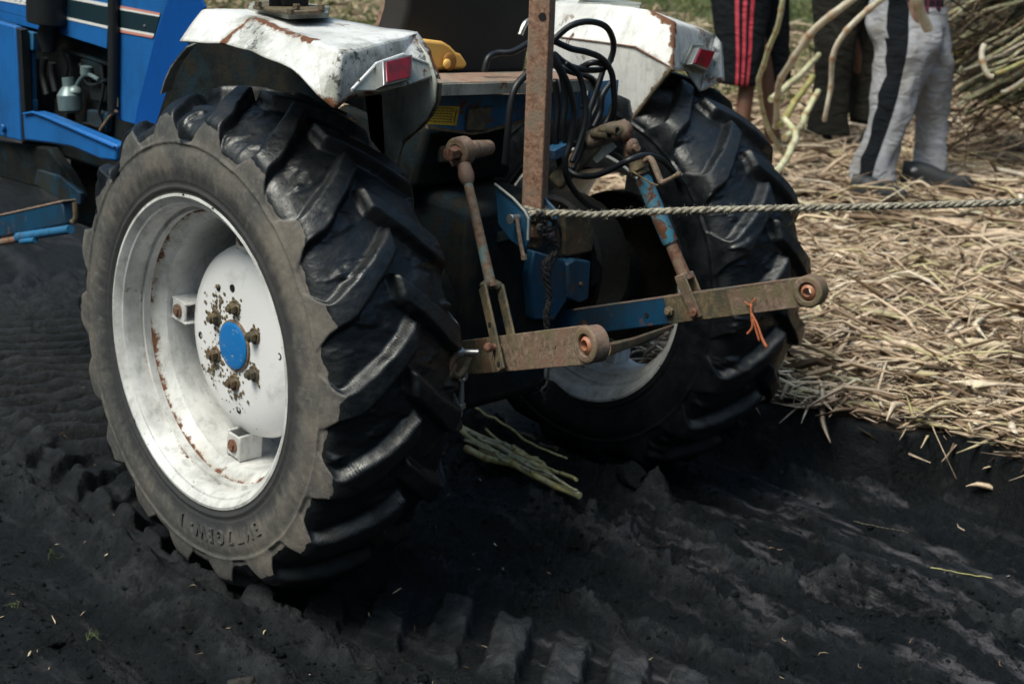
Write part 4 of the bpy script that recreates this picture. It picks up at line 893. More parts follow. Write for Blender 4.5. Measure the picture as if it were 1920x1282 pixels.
mb=MB();c0=at(900,285,'y',-.22);mb.bar(c0,(-.1,-.0,1.03),.05,.05);mb.build('lift_arm',M['grime'],T,bevel=.01)
mb=MB();mb.tube([ll(.07),ll(.12),ll(.15),ll(.17)],[.017,.02,.018,.0125],16);mb.build('lift_rod_neck',M['mudsteel'],T);mb=MB();mb.tube([ll(.16),ll(.45),ll(.66),ll(.68)],[.0115,.0125,.0135,.012],16);mb.build('lift_rod',rusty('rusty_rod_with_teal_flakes',(.12,.06,.035),(.3,.19,.12),(.16,.24,.22),.75,sc=1.3),T,angle=40)
n2_=np.cross(dl,ls2);n2_/=np.linalg.norm(n2_);s2_=np.cross(n2_,dl)
Lr=np.linalg.norm(lb-lt);mb=MB()
for s in(-1,1): mb.box(ll(.875)+s2_*s*.024,(Lr*.40,.0075,.034),(dl,s2_,n2_))
mb.tube([ll(.68)-s2_*.024,ll(.665)-s2_*.012,ll(.66),ll(.665)+s2_*.012,ll(.68)+s2_*.024],.012,10,sub=2);mb.build('lift_rod_fork',M['olive'],T,bevel=.0035)
for t in(.86,1.045):
    p=ll(t);sgn=1 if s2_@FW<0 else -1;MB().cyl(p+s2_*sgn*.0275,p+s2_*sgn*.0290,.007,n=14).build('fork_hole_shade',M['hole_shade'],T)
mb=MB().cyl(ll(.965)-s2_*.045,ll(.965)+s2_*.045,.009);mb.ball(ll(.965)+s2_*(.045 if s2_@FW<0 else -.045),.012,10);mb.build('fork_pin',M['rust'],T)
# ---- lower links
def link(name,ball,front,w,th,mat,mat2,split,label,boss):
    k=ball-front;Ln=np.linalg.norm(k);k/=Ln;s=np.cross(k,(0,0,1));s/=np.linalg.norm(s);n=np.cross(s,k)
    if s@FW>0: s=-s
    mb=MB();mb.box(front+k*(Ln*split/2),(Ln*split,th,w),(k,s,n));o=mb.build(name,mat,T,bevel=.003,label=label)
    mb=MB();a=front+k*Ln*split;bpt=ball-k*.02
    mb.box((a+bpt)/2,(np.linalg.norm(bpt-a),th-.0003,w),(k,s,n))
    mb.lathe([(-.021,.036),(-.018,.041),(.018,.041),(.021,.036),(.021,.024),(-.021,.024)],ball,s,n=40,closed=True);mb.build('link_end',mat2,o,bevel=.002)
    mb=MB();pr=[(math.cos(t)*.0,0) for t in(0,)];R_=.0235
    prof=[(R_*math.sin(t)*.85,R_*math.cos(t)) for t in np.linspace(-1.05,1.05,9)];prof=prof+[(prof[-1][0],.012),(prof[0][0],.012)]
    mb.lathe(prof,ball+s*.004,s,n=32,closed=True);mb.build('link_ball',M['bore'],o)
    return k,s,n,o
lbp=at(1110,645,'y',-.93);lfp=at(820,676,'x',-.34)
k1,s1,n1_,lo=link('lower_link',lbp,lfp,.086,.02,M['olive'],M['mudsteel'],.4,'near lower link arm caked in tan mud',0)
# wedge behind the near link ball
p=lbp+k1*.03-s1*.02;mb=MB();mb.tube([at(1140,655,'y',-.9),at(1185,642,'y',-.86),at(1262,612,'y',-.8)],[.016,.012,.006],8,flat=.5);mb.build('stabiliser_bar',M['olive'],T)
rbp=at(1520,545,'y',-.93);rfp=at(1030,610,'x',.22)
k2,s2,n2x,ro=link('lower_link',rbp,rfp,.076,.02,M['darkblue'],M['mudsteel'],.5,'far lower link arm, blue at the front and muddy brown at its end',0)
o2=MB().box(rbp-k2*.33,(.2,.0215,.0775),(k2,s2,n2x)).build('link_mud_coat',M['olive'],ro,bevel=.003)
for u,v in((1256,583),):
    p=atp(u,v,rbp+s2*.0115,s2);mb=MB().cyl(p,p+s2*.01,.014,n=6);mb.cyl(p+s2*.01,p+s2*.018,.008);mb.build('link_bolt',M['mudsteel'],ro,bevel=.001)
p=atp(1212,591,rbp+s2*.0112,s2);MB().cyl(p-s2*.001,p+s2*.0008,.007,n=16).build('link_hole_disc',M['hole_shade'],ro)
mb=MB();mb.bar(rfp+k2*.1+n2x*.037+s2*.0095,rbp-k2*.05+n2x*.037+s2*.0095,.003,.004);mb.build('link_top_edge',M['beam'],ro)
p=atp(1040,648,lbp+s1*.0105,s1);MB().cyl(p,p+s1*.002,.005).build('link_hole_disc',M['mudsteel'],lo)
# check chain on the near link
mb=MB();a=at(862,660,'y',-.56);b=at(898,660,'y',-.6);mb.tube([a,b],.007,12);mb.ball(a,.014,12,(1,1,1));mb.build('check_chain_bolt',M['chrome'],T)
mb=MB();mb.tube([at(u,v,'y',-.56) for u,v in((866,655),(850,672),(843,690),(858,705),(872,690),(880,670))],.008,8,sub=4);mb.tube([at(u,v,'y',-.55) for u,v in((850,680),(836,700),(830,730))],[.014,.02,.012],8,sub=3);mb.build('check_chain_shackle',M['olive'],T)
mb=MB();mb.tube([at(u,v,'y',-.55) for u,v in((858,699),(860,710),(866,714),(873,709),(874,699))],.0045,8,sub=3);mb.tube([at(u,v,'y',-.55) for u,v in((866,713),(865,745),(864,760))],[.005,.0075,.0075],10);mb.cyl(at(864,757,'y',-.55),at(864,764,'y',-.55),.012);mb.tube([at(864,762,'y',-.55),at(862,780,'y',-.55)],.006,8);mb.build('turnbuckle',M['chrome'],T)
# ---- upright rusty post
pt=at(1020,-70,'y',-.30);pb=at(1000,444,'y',-.33)
k_=(pt-pb)/np.linalg.norm(pt-pb);vw=-FW.copy();vw[2]=0;vw/=np.linalg.norm(vw);ang=math.radians(17)
f_=np.array([vw[0]*math.cos(ang)+vw[1]*math.sin(ang),-vw[0]*math.sin(ang)+vw[1]*math.cos(ang),0])
f_=np.array([vw[0]*math.cos(-ang)-vw[1]*math.sin(-ang),vw[0]*math.sin(-ang)+vw[1]*math.cos(-ang),0])
f_-=k_*(f_@k_);f_/=np.linalg.norm(f_);g_=np.cross(k_,f_)
mb=MB();mb.box((pt+pb)/2,(np.linalg.norm(pt-pb),.055,.055),(k_,g_,f_));po=mb.build('upright_post',M['rustpost'],T,bevel=.004,seg=3,label='tall rusty square tube standing in the bracket')
p=atp(1017,32,(pt+pb)/2+f_*.0278,f_);mb=MB().lathe([(-.001,.0105),(.0012,.0100),(.0012,0)],p,f_,n=24);mb.build('post_hole_shade',M['hole_shade'],po)
MB().box(pb-k_*.0+np.array([0,0,-.012]),(.03,.04,.04),(k_,g_,f_)).build('post_foot',M['olive'],po,bevel=.004)
MB().bar(pb+np.array([0,0,.02]),pb+np.array([.02,.16,-.04]),.05,.03).build('post_socket',M['grime'],T,bevel=.004)
# ---- front half
XH=-.27
def pr_(name,q,mat,x=XH,d=.02,bev=.002,par=T,label=None): return MB().prism([at(u,v,'x',x) for u,v in q],(d,0,0)).build(name,mat,par,bevel=bev,label=label)
hd=pr_('hood_side',[(-60,-200),(318,-200),(318,-40),(205,-20),(200,92),(118,66),(104,58),(104,48),(80,42),(-60,4)],M['blue'],label='blue hood side with a black stripe')
pr_('hood_side_strip',[(-40,-10),(80,10),(78,58),(-40,28)],M['blue'],XH+.001)
hb=[at(-60,-200,'x',XH),at(318,-200,'x',XH)];mb=MB();mb.hexa([hb[0]+[.01,0,-.02],hb[0]+[.52,0,-.02],hb[1]+[.52,0,-.02],hb[1]+[.01,0,-.02],hb[0]+[.03,0,.06],hb[0]+[.5,0,.06],hb[1]+[.5,0,.06],hb[1]+[.03,0,.06]]);mb.build('hood_top',M['blue'],T,bevel=.03,seg=4)
cw=pr_('cowl_panel',[(217,-120),(345,-120),(318,0),(296,70),(262,205),(255,235),(219,225)],M['blue'],XH-.012,.02,.004,label='pale blue cowl side panel')
dn=np.cross(at(258,250,'x',XH-.014)-at(322,-5,'x',XH-.014),(at(388,14,'x',XH+.02)+[-.03,.0,0])-at(322,-5,'x',XH-.014));dn/=np.linalg.norm(dn)
mb=MB().prism([atp(u,v,at(322,-5,'x',XH-.014),dn) for u,v in((350,-90),(322,-5),(296,72),(262,205),(254,255),(292,250),(330,190),(358,84),(388,14),(372,-20),(375,-80))],dn*.01)
mb.build('dash_side_panel',M['blue2'],T,label='deep blue slanted panel in front of the near fender')
def stripe(q,mat,n,off): MB().prism([at(u,v,'x',XH-off) for u,v in q],(.001,0,0)).build(n,mat,hd)
stripe([(125,-4),(205,13),(205,52),(128,34)],M['stripe_black'],'black_stripe',.0015)
stripe([(125,-8),(205,8),(205,14),(125,-2)],M['whitestripe'],'white_line',.002)
stripe([(125,32),(205,50),(205,55),(125,37)],M['whitestripe'],'white_line',.002)
stripe([(-20,-14),(80,6),(80,16),(-20,-2)],M['whitestripe'],'white_line',.002)
def cstripe(q,mat,n): MB().prism([at(u,v,'x',XH-.0140) for u,v in q],(.001,0,0)).build(n,mat,cw)
cstripe([(219,14),(300,31),(290,65),(219,52)],M['stripe_black'],'black_stripe')
for q,mt,n in(([(219,10),(300,25),(299,29),(219,14)],'salmon','red_line'),([(219,14),(299,29),(298,32),(219,18)],'whitestripe','white_line'),([(219,51),(289,64),(288,68),(219,55)],'whitestripe','white_line'),([(219,55),(288,68),(286,72),(219,60)],'salmon','red_line')):
    MB().prism([at(u,v,'x',XH-.0150) for u,v in q],(.001,0,0)).build(n,M[mt],cw)
MB().ball(at(271,49,'x',XH-.016),.004,8).build('panel_screw',M['chrome'],cw)
# letters cut by the frame
cu=bpy.data.curves.new('t','FONT');cu.body='3600';cu.size=.075;cu.extrude=.001
to=bpy.data.objects.new('t',cu);COL.objects.link(to);me=bpy.data.meshes.new_from_object(to.evaluated_get(bpy.context.evaluated_depsgraph_get()))
la=at(14,-1,'x',XH-.003);lb_=at(62,9,'x',XH-.003);du=(lb_-la);du/=np.linalg.norm(du);up_=np.array([0,-du[2],du[1]]);up_=up_ if up_[2]>0 else -up_
V=[la+du*v.co.x+up_*v.co.y+np.array([-1,0,0])*v.co.z for v in me.vertices];fcs=[list(f.vertices) for f in me.polygons];bpy.data.objects.remove(to)
meshobj('hood_lettering',np.array(V),fcs,M['white_letter'],hd,angle=30)
# radiator/battery side
pr_('front_side_panel',[(-80,20),(28,50),(40,266),(-80,235)],M['blue'],-.34,.03,.006,label='blue box panel at the left edge')
pr_('battery_frame',[(30,52),(38,56),(50,262),(42,268)],M['black'],-.335,.03)
p=at(8,240,'x',-.342);MB().cyl(p,p-[.012,0,0],.014).build('panel_knob',M['blue'],T,bevel=.003)
for q in([(44,58),(62,62),(62,95),(46,92)],[(48,185),(62,188),(62,215),(48,212)]): pr_('hinge_bracket',q,M['oldblue'],-.3,.02)
pr_('radiator_post',[(54,92),(60,92),(62,190),(55,190)],M['oldblue'],-.29,.015)
# engine bay
mb=MB();y0=at(62,150,'x',-.2)[1];y1=at(215,150,'x',-.2)[1];mb.box((.0,(y0+y1)/2,.98),(.4,abs(y0-y1)+.25,.5));mb.build('engine_block',M['grime'],T,bevel=.02,jit=.01)
mb=MB().tube([at(u,v,'x',-.26) for u,v in((84,108),(80,140),(88,178))],.012,10,sub=4);mb.tube([at(u,v,'x',-.25) for u,v in((98,118),(98,140),(104,172))],.012,10,sub=4);mb.build('radiator_hose',M['black'],T)
mb=MB().tube([at(u,v,'x',-.3) for u,v in((92,-100),(92,42),(92,46),(88,70),(92,100))],[.075,.075,.03,.035,.02],24);mb.build('air_cleaner',M['black'],T,angle=40,bevel=.003)
mb=MB().tube([at(u,v,'x',-.3) for u,v in((212,-60),(213,80),(212,208))],.018,12);mb.build('exhaust_pipe',M['black'],T)
mb=MB().lathe([(0,0),(0,.03),(.01,.04),(.06,.042),(.08,.03),(.09,.02),(.12,.02),(.12,0)],at(133,212,'x',-.27),(0,.1,1),n=28);mb.build('fuel_filter',M['teal'],T,angle=30)
mb=MB().ball(at(140,172,'x',-.26),.026,12,(1,1,.8));mb.cyl(at(162,140,'x',-.25),at(162,125,'x',-.25),.02);mb.tube([at(u,v,'x',-.25) for u,v in((140,170),(150,150),(165,140),(185,150))],.007,8,sub=3);mb.build('fuel_pump',M['teal'],T)
mb=MB().tube([at(u,v,'x',-.3) for u,v in((188,245),(205,220),(218,208))],.006,8);mb.build('clutch_rod',M['mudsteel'],T)
pr_('small_tab',[(211,185),(217,183),(217,202),(211,202)],M['yellow'],-.3,.01)
for q,mt,nm in((((150,110),(190,118),(188,150),(155,148)),'grime','injector_cover'),(((165,160),(205,165),(205,195),(168,190)),'black','starter_housing'),(((112,90),(205,118),(205,126),(112,98)),'grime','manifold'),(((100,185),(125,188),(124,235),(102,228)),'grime','oil_filter'),(((160,205),(200,212),(198,250),(162,240)),'oldblue2','bell_cover')):
    MB().prism([at(u,v,'x',-.235) for u,v in q],(.03,0,0)).build(nm,M[mt],T,bevel=.006,jit=.004)
for pth in([(118,100),(126,130),(120,165),(128,190)],[(150,120),(160,150),(175,160),(200,150)],[(190,125),(194,170),(186,210),(192,240)],[(70,110),(74,170),(72,205)],[(135,240),(160,232),(190,240)]):
    MB().tube([at(u,v,'x',-.245) for u,v in pth],.006,8,sub=4).build('engine_pipe',M['black'] if pth[0][0]%4 else M['olive'],T)
# footstep rail
st_=[(42,214),(62,210),(82,216),(217,272),(217,303),(188,300),(135,277),(95,270),(45,264)]
pr_('step_rail',st_,M['blue'],-.42,.05,.008,label='blue step rail along the engine bay')
mb=MB();a=[at(u,v,'x',-.425) for u,v in((44,214),(62,211),(84,219),(215,276))];mb.tube(a,.0045,8);mb.build('rail_edge',M['blue'],T)
pr_('frame_rail',[(-40,262),(90,278),(128,330),(150,372),(120,365),(-40,322)],M['grime'],-.3,.04,.006)
pr_('frame_rail_plate',[(70,318),(110,330),(150,362),(150,385),(110,372),(62,345)],M['oldblue2'],-.31,.02,.004)
mb=MB().box((.05,1.3,.62),(.3,1.6,.35));mb.build('clutch_housing',M['grime'],T,bevel=.03,jit=.006)
mb=MB();a=at(-30,432,'x',-.42);b=at(132,398,'x',-.42);mb.bar(a,b,.05,.075);mb.build('front_axle_bar',M['darkblue'],T,bevel=.006)
mb=MB();mb.bar(a+[-.002,0,.04],b+[-.002,0,.04],.052,.006);mb.build('axle_bar_top',M['beam'],T,bevel=.002)
mb=MB();mb.tube([at(u,v,'x',-.44) for u,v in((36,446),(45,443),(132,430))],[.02,.016,.015],14);mb.tube([at(40,453,'x',-.45),at(66,450,'x',-.45)],.01,10);mb.build('tie_rod_tube',M['oldblue'],T)
mb=MB();mb.tube([at(-20,458,'x',-.44),at(36,448,'x',-.44)],.012,10);mb.build('tie_rod_end',M['rust'],T)
mb=MB();mb.tube([at(u,v,'x',-.42) for u,v in((100,418),(112,412),(140,415),(140,380))],.009,8,sub=3);mb.build('grease_bracket',M['olive'],T)
# ------------------------------------------------------------------ yellow jug
J=empty('plastic_jug',at(840,130,'y',.0),'yellow plastic jug with a handle lying behind the near fender','jug')
q=[(772,76),(800,74),(832,78),(846,86),(858,99),(866,102),(879,121),(872,131),(786,134)]
mb=MB().prism([at(u,v,'y',-.035) for u,v in q],(0,.09,0));mb.build('jug_body',M['yellow'],J,bevel=.012,seg=4,jit=.003)
mb=MB().ball(at(843,116,'y',-.042),.024,20,(1,.28,1));mb.build('handle_recess_shade',(lambda a:a.out((.3,.13,.02),.6))(N('shaded_yellow_plastic')),J)  # darker yellow blob paints the shade inside the handle recess
mb=MB().ball(at(838,120,'y',-.05),.013,16,(1,.5,1));mb.build('jug_handle',M['yellow'],J)
# ------------------------------------------------------------------ hoses
def hose(q,label,r=.0075,name='hydraulic_hose'):
    P=[at(u,v,'y',y) for u,v,y in q];mb=MB().tube(P,r,12,sub=8);o=mb.build(name,M['hose'],None,angle=None)
    return tag(o,label,'hose')
yb=-.24
hose([(1020,96,yb),(1046,68,yb-.02),(1072,48,yb-.04),(1105,41,yb-.05),(1135,50,yb-.05),(1149,74,yb-.04),(1149,100,yb-.03),(1136,126,yb-.02),(1112,132,yb-.01),(1080,128,yb),(1056,116,yb+.01),(1040,102,yb+.02)],'topmost black hose loop arching right of the rusty post',.0085)
hose([(1040,78,yb-.01),(1072,92,yb-.03),(1100,98,yb-.04),(1128,110,yb-.04),(1146,135,yb-.04),(1151,170,yb-.04),(1152,205,yb-.03),(1144,238,yb-.01)],'rightmost black hose hanging down over the far fender wall',.0085)
hose([(1036,98,yb-.03),(1052,130,yb-.05),(1068,168,yb-.06),(1076,215,yb-.06),(1070,265,yb-.06),(1060,300,yb-.06),(1064,335,yb-.06),(1085,368,yb-.05),(1112,390,yb-.04),(1140,398,yb-.02)],'long black hose hanging from the post down to the rope',.0085)
hose([(1060,118,yb),(1085,140,yb-.01),(1096,180,yb-.02),(1098,225,yb-.03),(1086,270,yb-.03),(1072,305,yb-.03)],'black hose second from the rusty post',.008)
hose([(1132,128,yb),(1122,160,yb),(1106,205,yb-.01),(1102,240,yb-.02),(1090,280,yb-.02),(1074,318,yb-.02)],'black hose crossing inward from the loops',.008)
hose([(1056,310,yb),(1080,328,yb-.04),(1112,330,yb-.1),(1146,318,yb-.16),(1180,300,yb-.22),(1212,292,yb-.22),(1240,300,yb-.2),(1262,324,yb-.16),(1275,350,yb-.1)],'black hose curving over the far lift rod crank',.0085)
hose([(1012,110,yb+.02),(990,136,yb+.02),(966,165,yb+.02),(956,205,yb+.02),(952,250,yb+.02),(946,310,yb+.03)],'black hose hanging left of the rusty post',.0095)
hose([(1150,195,yb),(1138,228,yb),(1118,252,yb),(1096,285,yb+.01),(1072,300,yb+.02)],'short black hose joining behind the lift arm boss',.007)
hose([(1040,150,yb+.05),(1046,200,yb+.05),(1042,260,yb+.05),(1052,320,yb+.05)],'black hose tight against the right side of the post',.009)
hose([(1012,70,yb+.1),(990,82,yb+.1),(960,98,yb+.1),(932,100,yb+.12),(915,110,yb+.12),(908,135,yb+.12)],'black hose curving behind the post toward the seat',.009)
hose([(1030,105,yb+.03),(1052,140,yb+.03),(1060,190,yb+.03),(1056,240,yb+.03),(1066,290,yb+.03)],'black hose behind the bundle, third from the rusty post',.0085)
hose([(1030,120,yb+.06),(1070,135,yb+.06),(1112,150,yb+.06),(1120,195,yb+.05),(1092,245,yb+.05)],'black hose crossing behind the bundle above the crossbeam',.0085)
hose([(1088,128,yb+.02),(1110,118,yb-.02),(1136,120,yb-.03),(1146,112,yb-.02)],'small black hose twist in the middle of the coil',.0085)
hose([(1150,150,yb+.02),(1130,178,yb+.02),(1126,210,yb+.02),(1112,240,yb+.02)],'black hose just inside the rightmost hanging hose',.008)
# ------------------------------------------------------------------ rope
def ropemesh(name,P,r,label,fr=1100,fuzz=.014,mat='rope'):
    P=np.array(P,float);L=np.concatenate([[0],np.cumsum(np.linalg.norm(np.diff(P,axis=0),axis=1))]);n=int(L[-1]/.004);t=np.linspace(0,L[-1],n)
    P=np.stack([np.interp(t,L,P[:,i]) for i in range(3)],1);T_=np.gradient(P,axis=0);T_/=np.linalg.norm(T_,axis=1)[:,None]
    u=np.cross(T_,[0,0,1.]);u/=np.linalg.norm(u,axis=1)[:,None];w=np.cross(u,T_);mb=MB()
    for k in range(3):
        a=t/(r*7)*2*math.pi+k*2*math.pi/3
        mb.tube(P+r*.5*(np.cos(a)[:,None]*u+np.sin(a)[:,None]*w),r*.56*(1+.12*vn(t*60,k*7.)),7)
    root=mb.build(name,M[mat],None,angle=None);tag(root,label,'rope')
    m_=int(L[-1]*fr);i=rng.integers(0,n,m_)
    if m_:
        fade=np.clip(1.3-t[i]/1.6,.12,1)
        k=rng.random(m_)<fade;i=i[k];m_=len(i)
        a=rng.random(m_)*6.28;nv=np.cos(a)[:,None]*u[i]+np.sin(a)[:,None]*w[i];q=P[i]+nv*r*.9
        d=nv*.7+rng.normal(0,.6,(m_,3))+T_[i]*.5;d/=np.linalg.norm(d,axis=1)[:,None];ln=fuzz*rng.random(m_)**1.6
        V,F_,R=strips(q+d*ln[:,None]*.5,np.arctan2(d[:,1],d[:,0]),ln,np.full(m_,.0012),np.arcsin(d[:,2]),rng.random(m_)*6,rng.random(m_),rng.normal(0,.15,m_))
        meshobj('rope_fibres',V,F_,M[mat],root,angle=None)
    return root
r0=at(985,400,'y',-.36);r1=at(1300,394,'y',-.70);dv=r1-r0
r2=atp(1925,379,r1,np.cross(dv,(0,0,1)));mid=(r0+r1)/2
def rp(t):
    u=985+(1925-985)*t;v=np.interp(u,[985,1050,1110,1200,1300,1490,1700,1925],[402,399,403,398,394,390,386,379]);return atp(u,v,r1,np.cross(dv,(0,0,1)))
RP=[rp(t) for t in np.linspace(0,1,60)]
st_=RP[-1]-RP[-2];st_[2]=0;RE=[RP[-1]+st_*14,RP[-1]+st_*30+np.array([0,0,-.08]),RP[-1]+st_*52+np.array([0,0,-.36]),RP[-1]+st_*66+np.array([0,0,-.6])]
ropemesh('tow_rope',spl(RP+RE,4),.0088,'frayed pale rope stretched from the rusty post out to the right')
wrap=[pb+k_*(.045)+g_*.03*math.cos(a)+f_*.032*math.sin(a)+k_*.004*a for a in np.linspace(0,9,40)]
ropemesh('rope_wrap',wrap,.006,'rope turns wound around the foot of the rusty post',200,.01)
kn=[at(u,v,'y',-.40) for u,v in((1008,400),(1030,408),(1042,420),(1028,430),(1010,424),(1018,440),(1036,450),(1044,470),(1030,482),(1020,500),(1026,530),(1030,560),(1024,590),(1026,618))]
ropemesh('rope_tail',spl(kn,6),.0085,'ragged dark rope tail hanging below the knot at the post',900,.02,'rope_dark')
kn=[at(u,v,'y',-.38) for u,v in((1040,405),(1052,440),(1046,480),(1030,520),(1028,700),(1016,730),(1022,750))]
ropemesh('rope_tail',spl(kn,6),.0035,'thin frayed strand hanging behind the near link arm',700,.03,'rope_dark')
# orange string
O_=rbp+s2*.014;mb=MB()
def op(u,v,o=.0): return atp(u,v,O_+s2*o,s2)
mb.tube([op(1396,565,.004),op(1405,572,.006),op(1410,566,.005),op(1416,560,.003)],.0022,6,sub=3)
mb.tube([op(1408,570,.006),op(1409,590,.008),op(1411,612,.008),op(1405,622,.008),op(1401,626,.008)],.0035,6,sub=3)
mb.tube([op(1409,588,.008),op(1420,608,.01),op(1428,632,.01),op(1438,652,.01)],[.0032,.0032,.004,.005],6,sub=3)
mb.tube([op(1412,598,.008),op(1418,620,.006),op(1424,640,.006)],.003,6,sub=3)
tag(mb.build('orange_string',M['orange'],None,angle=None),'orange cord scrap knotted and hanging on the far link arm','string')
# ------------------------------------------------------------------ people
def loft(mb,rings,n=32,mi=None,fold=.0,seed=0,caps=True):
    """rings: (centre, a(along RT), b(along view), ) ; returns"""
    base=len(mb.v);Fh=np.array([FW[0],FW[1],0]);Fh/=np.linalg.norm(Fh);Rh=np.array([Fh[1],-Fh[0],0])
    C=spl([r[0] for r in rings],5);A=np.interp(np.linspace(0,len(rings)-1,len(C)),range(len(rings)),[r[1] for r in rings]);B=np.interp(np.linspace(0,len(rings)-1,len(C)),range(len(rings)),[r[2] for r in rings])
    vs=[];m_=len(C)
    for i in range(m_):
        for k in range(n):
            t=2*math.pi*k/n;f=1+fold*float(fbm(math.cos(t)*1.5+seed,math.sin(t)*1.5,C[i][2]*9,3,seed));vs.append(C[i]+Rh*A[i]*f*math.cos(t)+Fh*B[i]*f*math.sin(t))
    fs=[];ms=[]
    for i in range(m_-1):
        for k in range(n):
            fs.append((i*n+k,i*n+(k+1)%n,(i+1)*n+(k+1)%n,(i+1)*n+k));ms.append(mi(k/n,i/m_) if mi else 0)
    if caps: fs+=[tuple(range(n-1,-1,-1)),tuple((m_-1)*n+k for k in range(n))];ms+=[0,0]
    nb=len(mb.v);mb.v+=[tuple(v) for v in vs];mb.f+=[[q+nb for q in f] for f in fs];mb.m+=ms
def remesh(o,vx=.012):
    q=o.modifiers.new('r','REMESH');q.mode='VOXEL';q.voxel_size=vx;q.use_smooth_shade=True
    q=o.modifiers.new('sm','SMOOTH');q.factor=.6;q.iterations=4;return o
Fh=np.array([FW[0],FW[1],0]);Fh/=np.linalg.norm(Fh);Rh=np.array([Fh[1],-Fh[0],0]);Zu=np.array([0,0,1.])
def figure(name,hip,feet,hands,head,label,face=Rh,thigh=.066,skin='skin',bare=(0,1)):
    """body as one continuous mesh: hip centre, ankles, hands, head centre"""
    hip=np.array(hip);root=empty('person',((feet[0][0]+feet[1][0])/2,(feet[0][1]+feet[1][1])/2,min(feet[0][2],feet[1][2])-.08),label,'person')
    side=np.cross(face,Zu);side/=np.linalg.norm(side);mb=MB()
    chest=hip+Zu*.33+face*.0;neck=hip+Zu*.53;head=np.array(head)
    mb.tube([hip-Zu*.06,hip+Zu*.05,hip+Zu*.18,chest,hip+Zu*.46,neck-Zu*.01,neck+Zu*.04,head-Zu*.06],[.12,.145,.13,.155,.14,.07,.055,.05],16,sub=4)
    for i,s in enumerate((-1,1)):
        h=hip+side*s*.085-Zu*.02;an=np.array(feet[i]);kn=(h+an)/2+face*.03;mb.tube([h+Zu*.03,h*.6+kn*.4,kn,kn*.6+an*.4,an,an-Zu*.03],[thigh+.01,thigh,thigh*.75,.05,.036,.04],14,sub=3)
        sh=neck-Zu*.09+side*s*.17;hd=np.array(hands[i]);el=(sh+hd)/2-Zu*.04-face*.04
        mb.tube([neck-Zu*.07+side*s*.05,sh,sh*.5+el*.5,el,hd*.6+el*.4,hd],[.06,.055,.045,.038,.036,.026],12,sub=3)
        d=hd-el;d/=np.linalg.norm(d);mb.tube([hd-d*.01,hd+d*.04,hd+d*.085],[.024,.034,.028],10,flat=.5)
        wv=np.cross(d,face);wv/=np.linalg.norm(wv)
        for j in range(4):
            L_=[.065,.078,.074,.055][j];q=hd+d*.08+wv*(j-1.5)*.019;mb.tube([q,q+d*L_*.5+face*.006,q+d*L_+face*.022],[.0105,.0095,.008],8)
        q=hd+d*.03+wv*.03;mb.tube([q,q+d*.03+wv*.025,q+d*.06+wv*.03+face*.01],[.012,.011,.009],8)
    mb.ball(head,.1,20,(.8,.8,1.15));mb.ball(head+face*.075-Zu*.06,.045,12);mb.tube([head+face*.075+Zu*.015,head+face*.1-Zu*.02],[.012,.018],8)
    for s in(-1,1): mb.ball(head+side*s*.08,.025,10,(.5,.5,1))
    b=mb.build('body',M[skin],root,angle=None);remesh(b,.0085)
    hm=MB().ball(head+Zu*.018-face*.014,.107,24,(.82,.82,1.1));V=np.array(hm.v);keep=((V-head)@face<.05)&(V[:,2]>head[2]-.03);hm.v=[tuple(v if kk else head+(v-head)*.85) for v,kk in zip(V,keep)]
    hm.build('hair',M['hair'],root,angle=None)
    for s in(-1,1): MB().ball(head+face*.076+side*s*.03+Zu*.012,.011,10).build('eye',M['white_letter'],root)
    return root,chest,neck,side
def shirt(root,hip,neck,side,hands,mat,hem):
    mb=MB();mb.tube([hip-Zu*hem,hip+Zu*.02,hip+Zu*.2,hip+Zu*.36,neck-Zu*.07,neck-Zu*.02],[.175,.165,.158,.178,.15,.075],20,sub=4)
    for i,s in enumerate((-1,1)):
        sh=neck-Zu*.09+side*s*.17;el=(sh+np.array(hands[i]))/2-Zu*.04;mb.tube([neck-Zu*.08+side*s*.08,sh,el],[.08,.075,.06],14,sub=3)
    remesh(mb.build('shirt',mat,root,angle=None),.014)
def shoe(root,heel,toe,z,label=None,h=.075,w=.05):
    heel=np.array(heel,float);toe=np.array(toe,float);heel[2]=toe[2]=z;d=toe-heel;L_=np.linalg.norm(d);d/=L_
    mb=MB();n=14;s=np.cross(d,Zu);rings=[]
    for i in range(n+1):
        t=i/n;ww=w*(.62+.38*math.sin(math.pi*min(1,t*1.05+.1)))*(1 if t<.85 else math.sqrt(max(.02,1-((t-.85)/.16)**2)));hh=h*(1-.55*ss(.25,.75,t))*(1 if t<.88 else math.sqrt(max(.05,1-((t-.88)/.13)**2)))
        rings.append([heel+d*L_*t+s*ww*math.cos(a)+Zu*(.018+hh*max(0,math.sin(a))**.8) for a in np.linspace(0,math.pi,11)])
    vs=[q for r in rings for q in r];fs=[(i*11+k,i*11+k+1,(i+1)*11+k+1,(i+1)*11+k) for i in range(n) for k in range(10)];fs+=[tuple(range(11)),tuple(n*11+k for k in range(11))[::-1]]
    mb.add(vs,fs);mb.add([],[]);o=mb.build('shoe',M['shoe'],root,angle=60,label=label)
    so=MB();out=[r[0] for r in rings]+[r[-1] for r in rings[::-1]];out=[q-Zu*.016+ (q-(heel+toe)/2)*.03 for q in out];so.prism(out,Zu*.02);so.build('sole',M['sole'],o,bevel=.003)
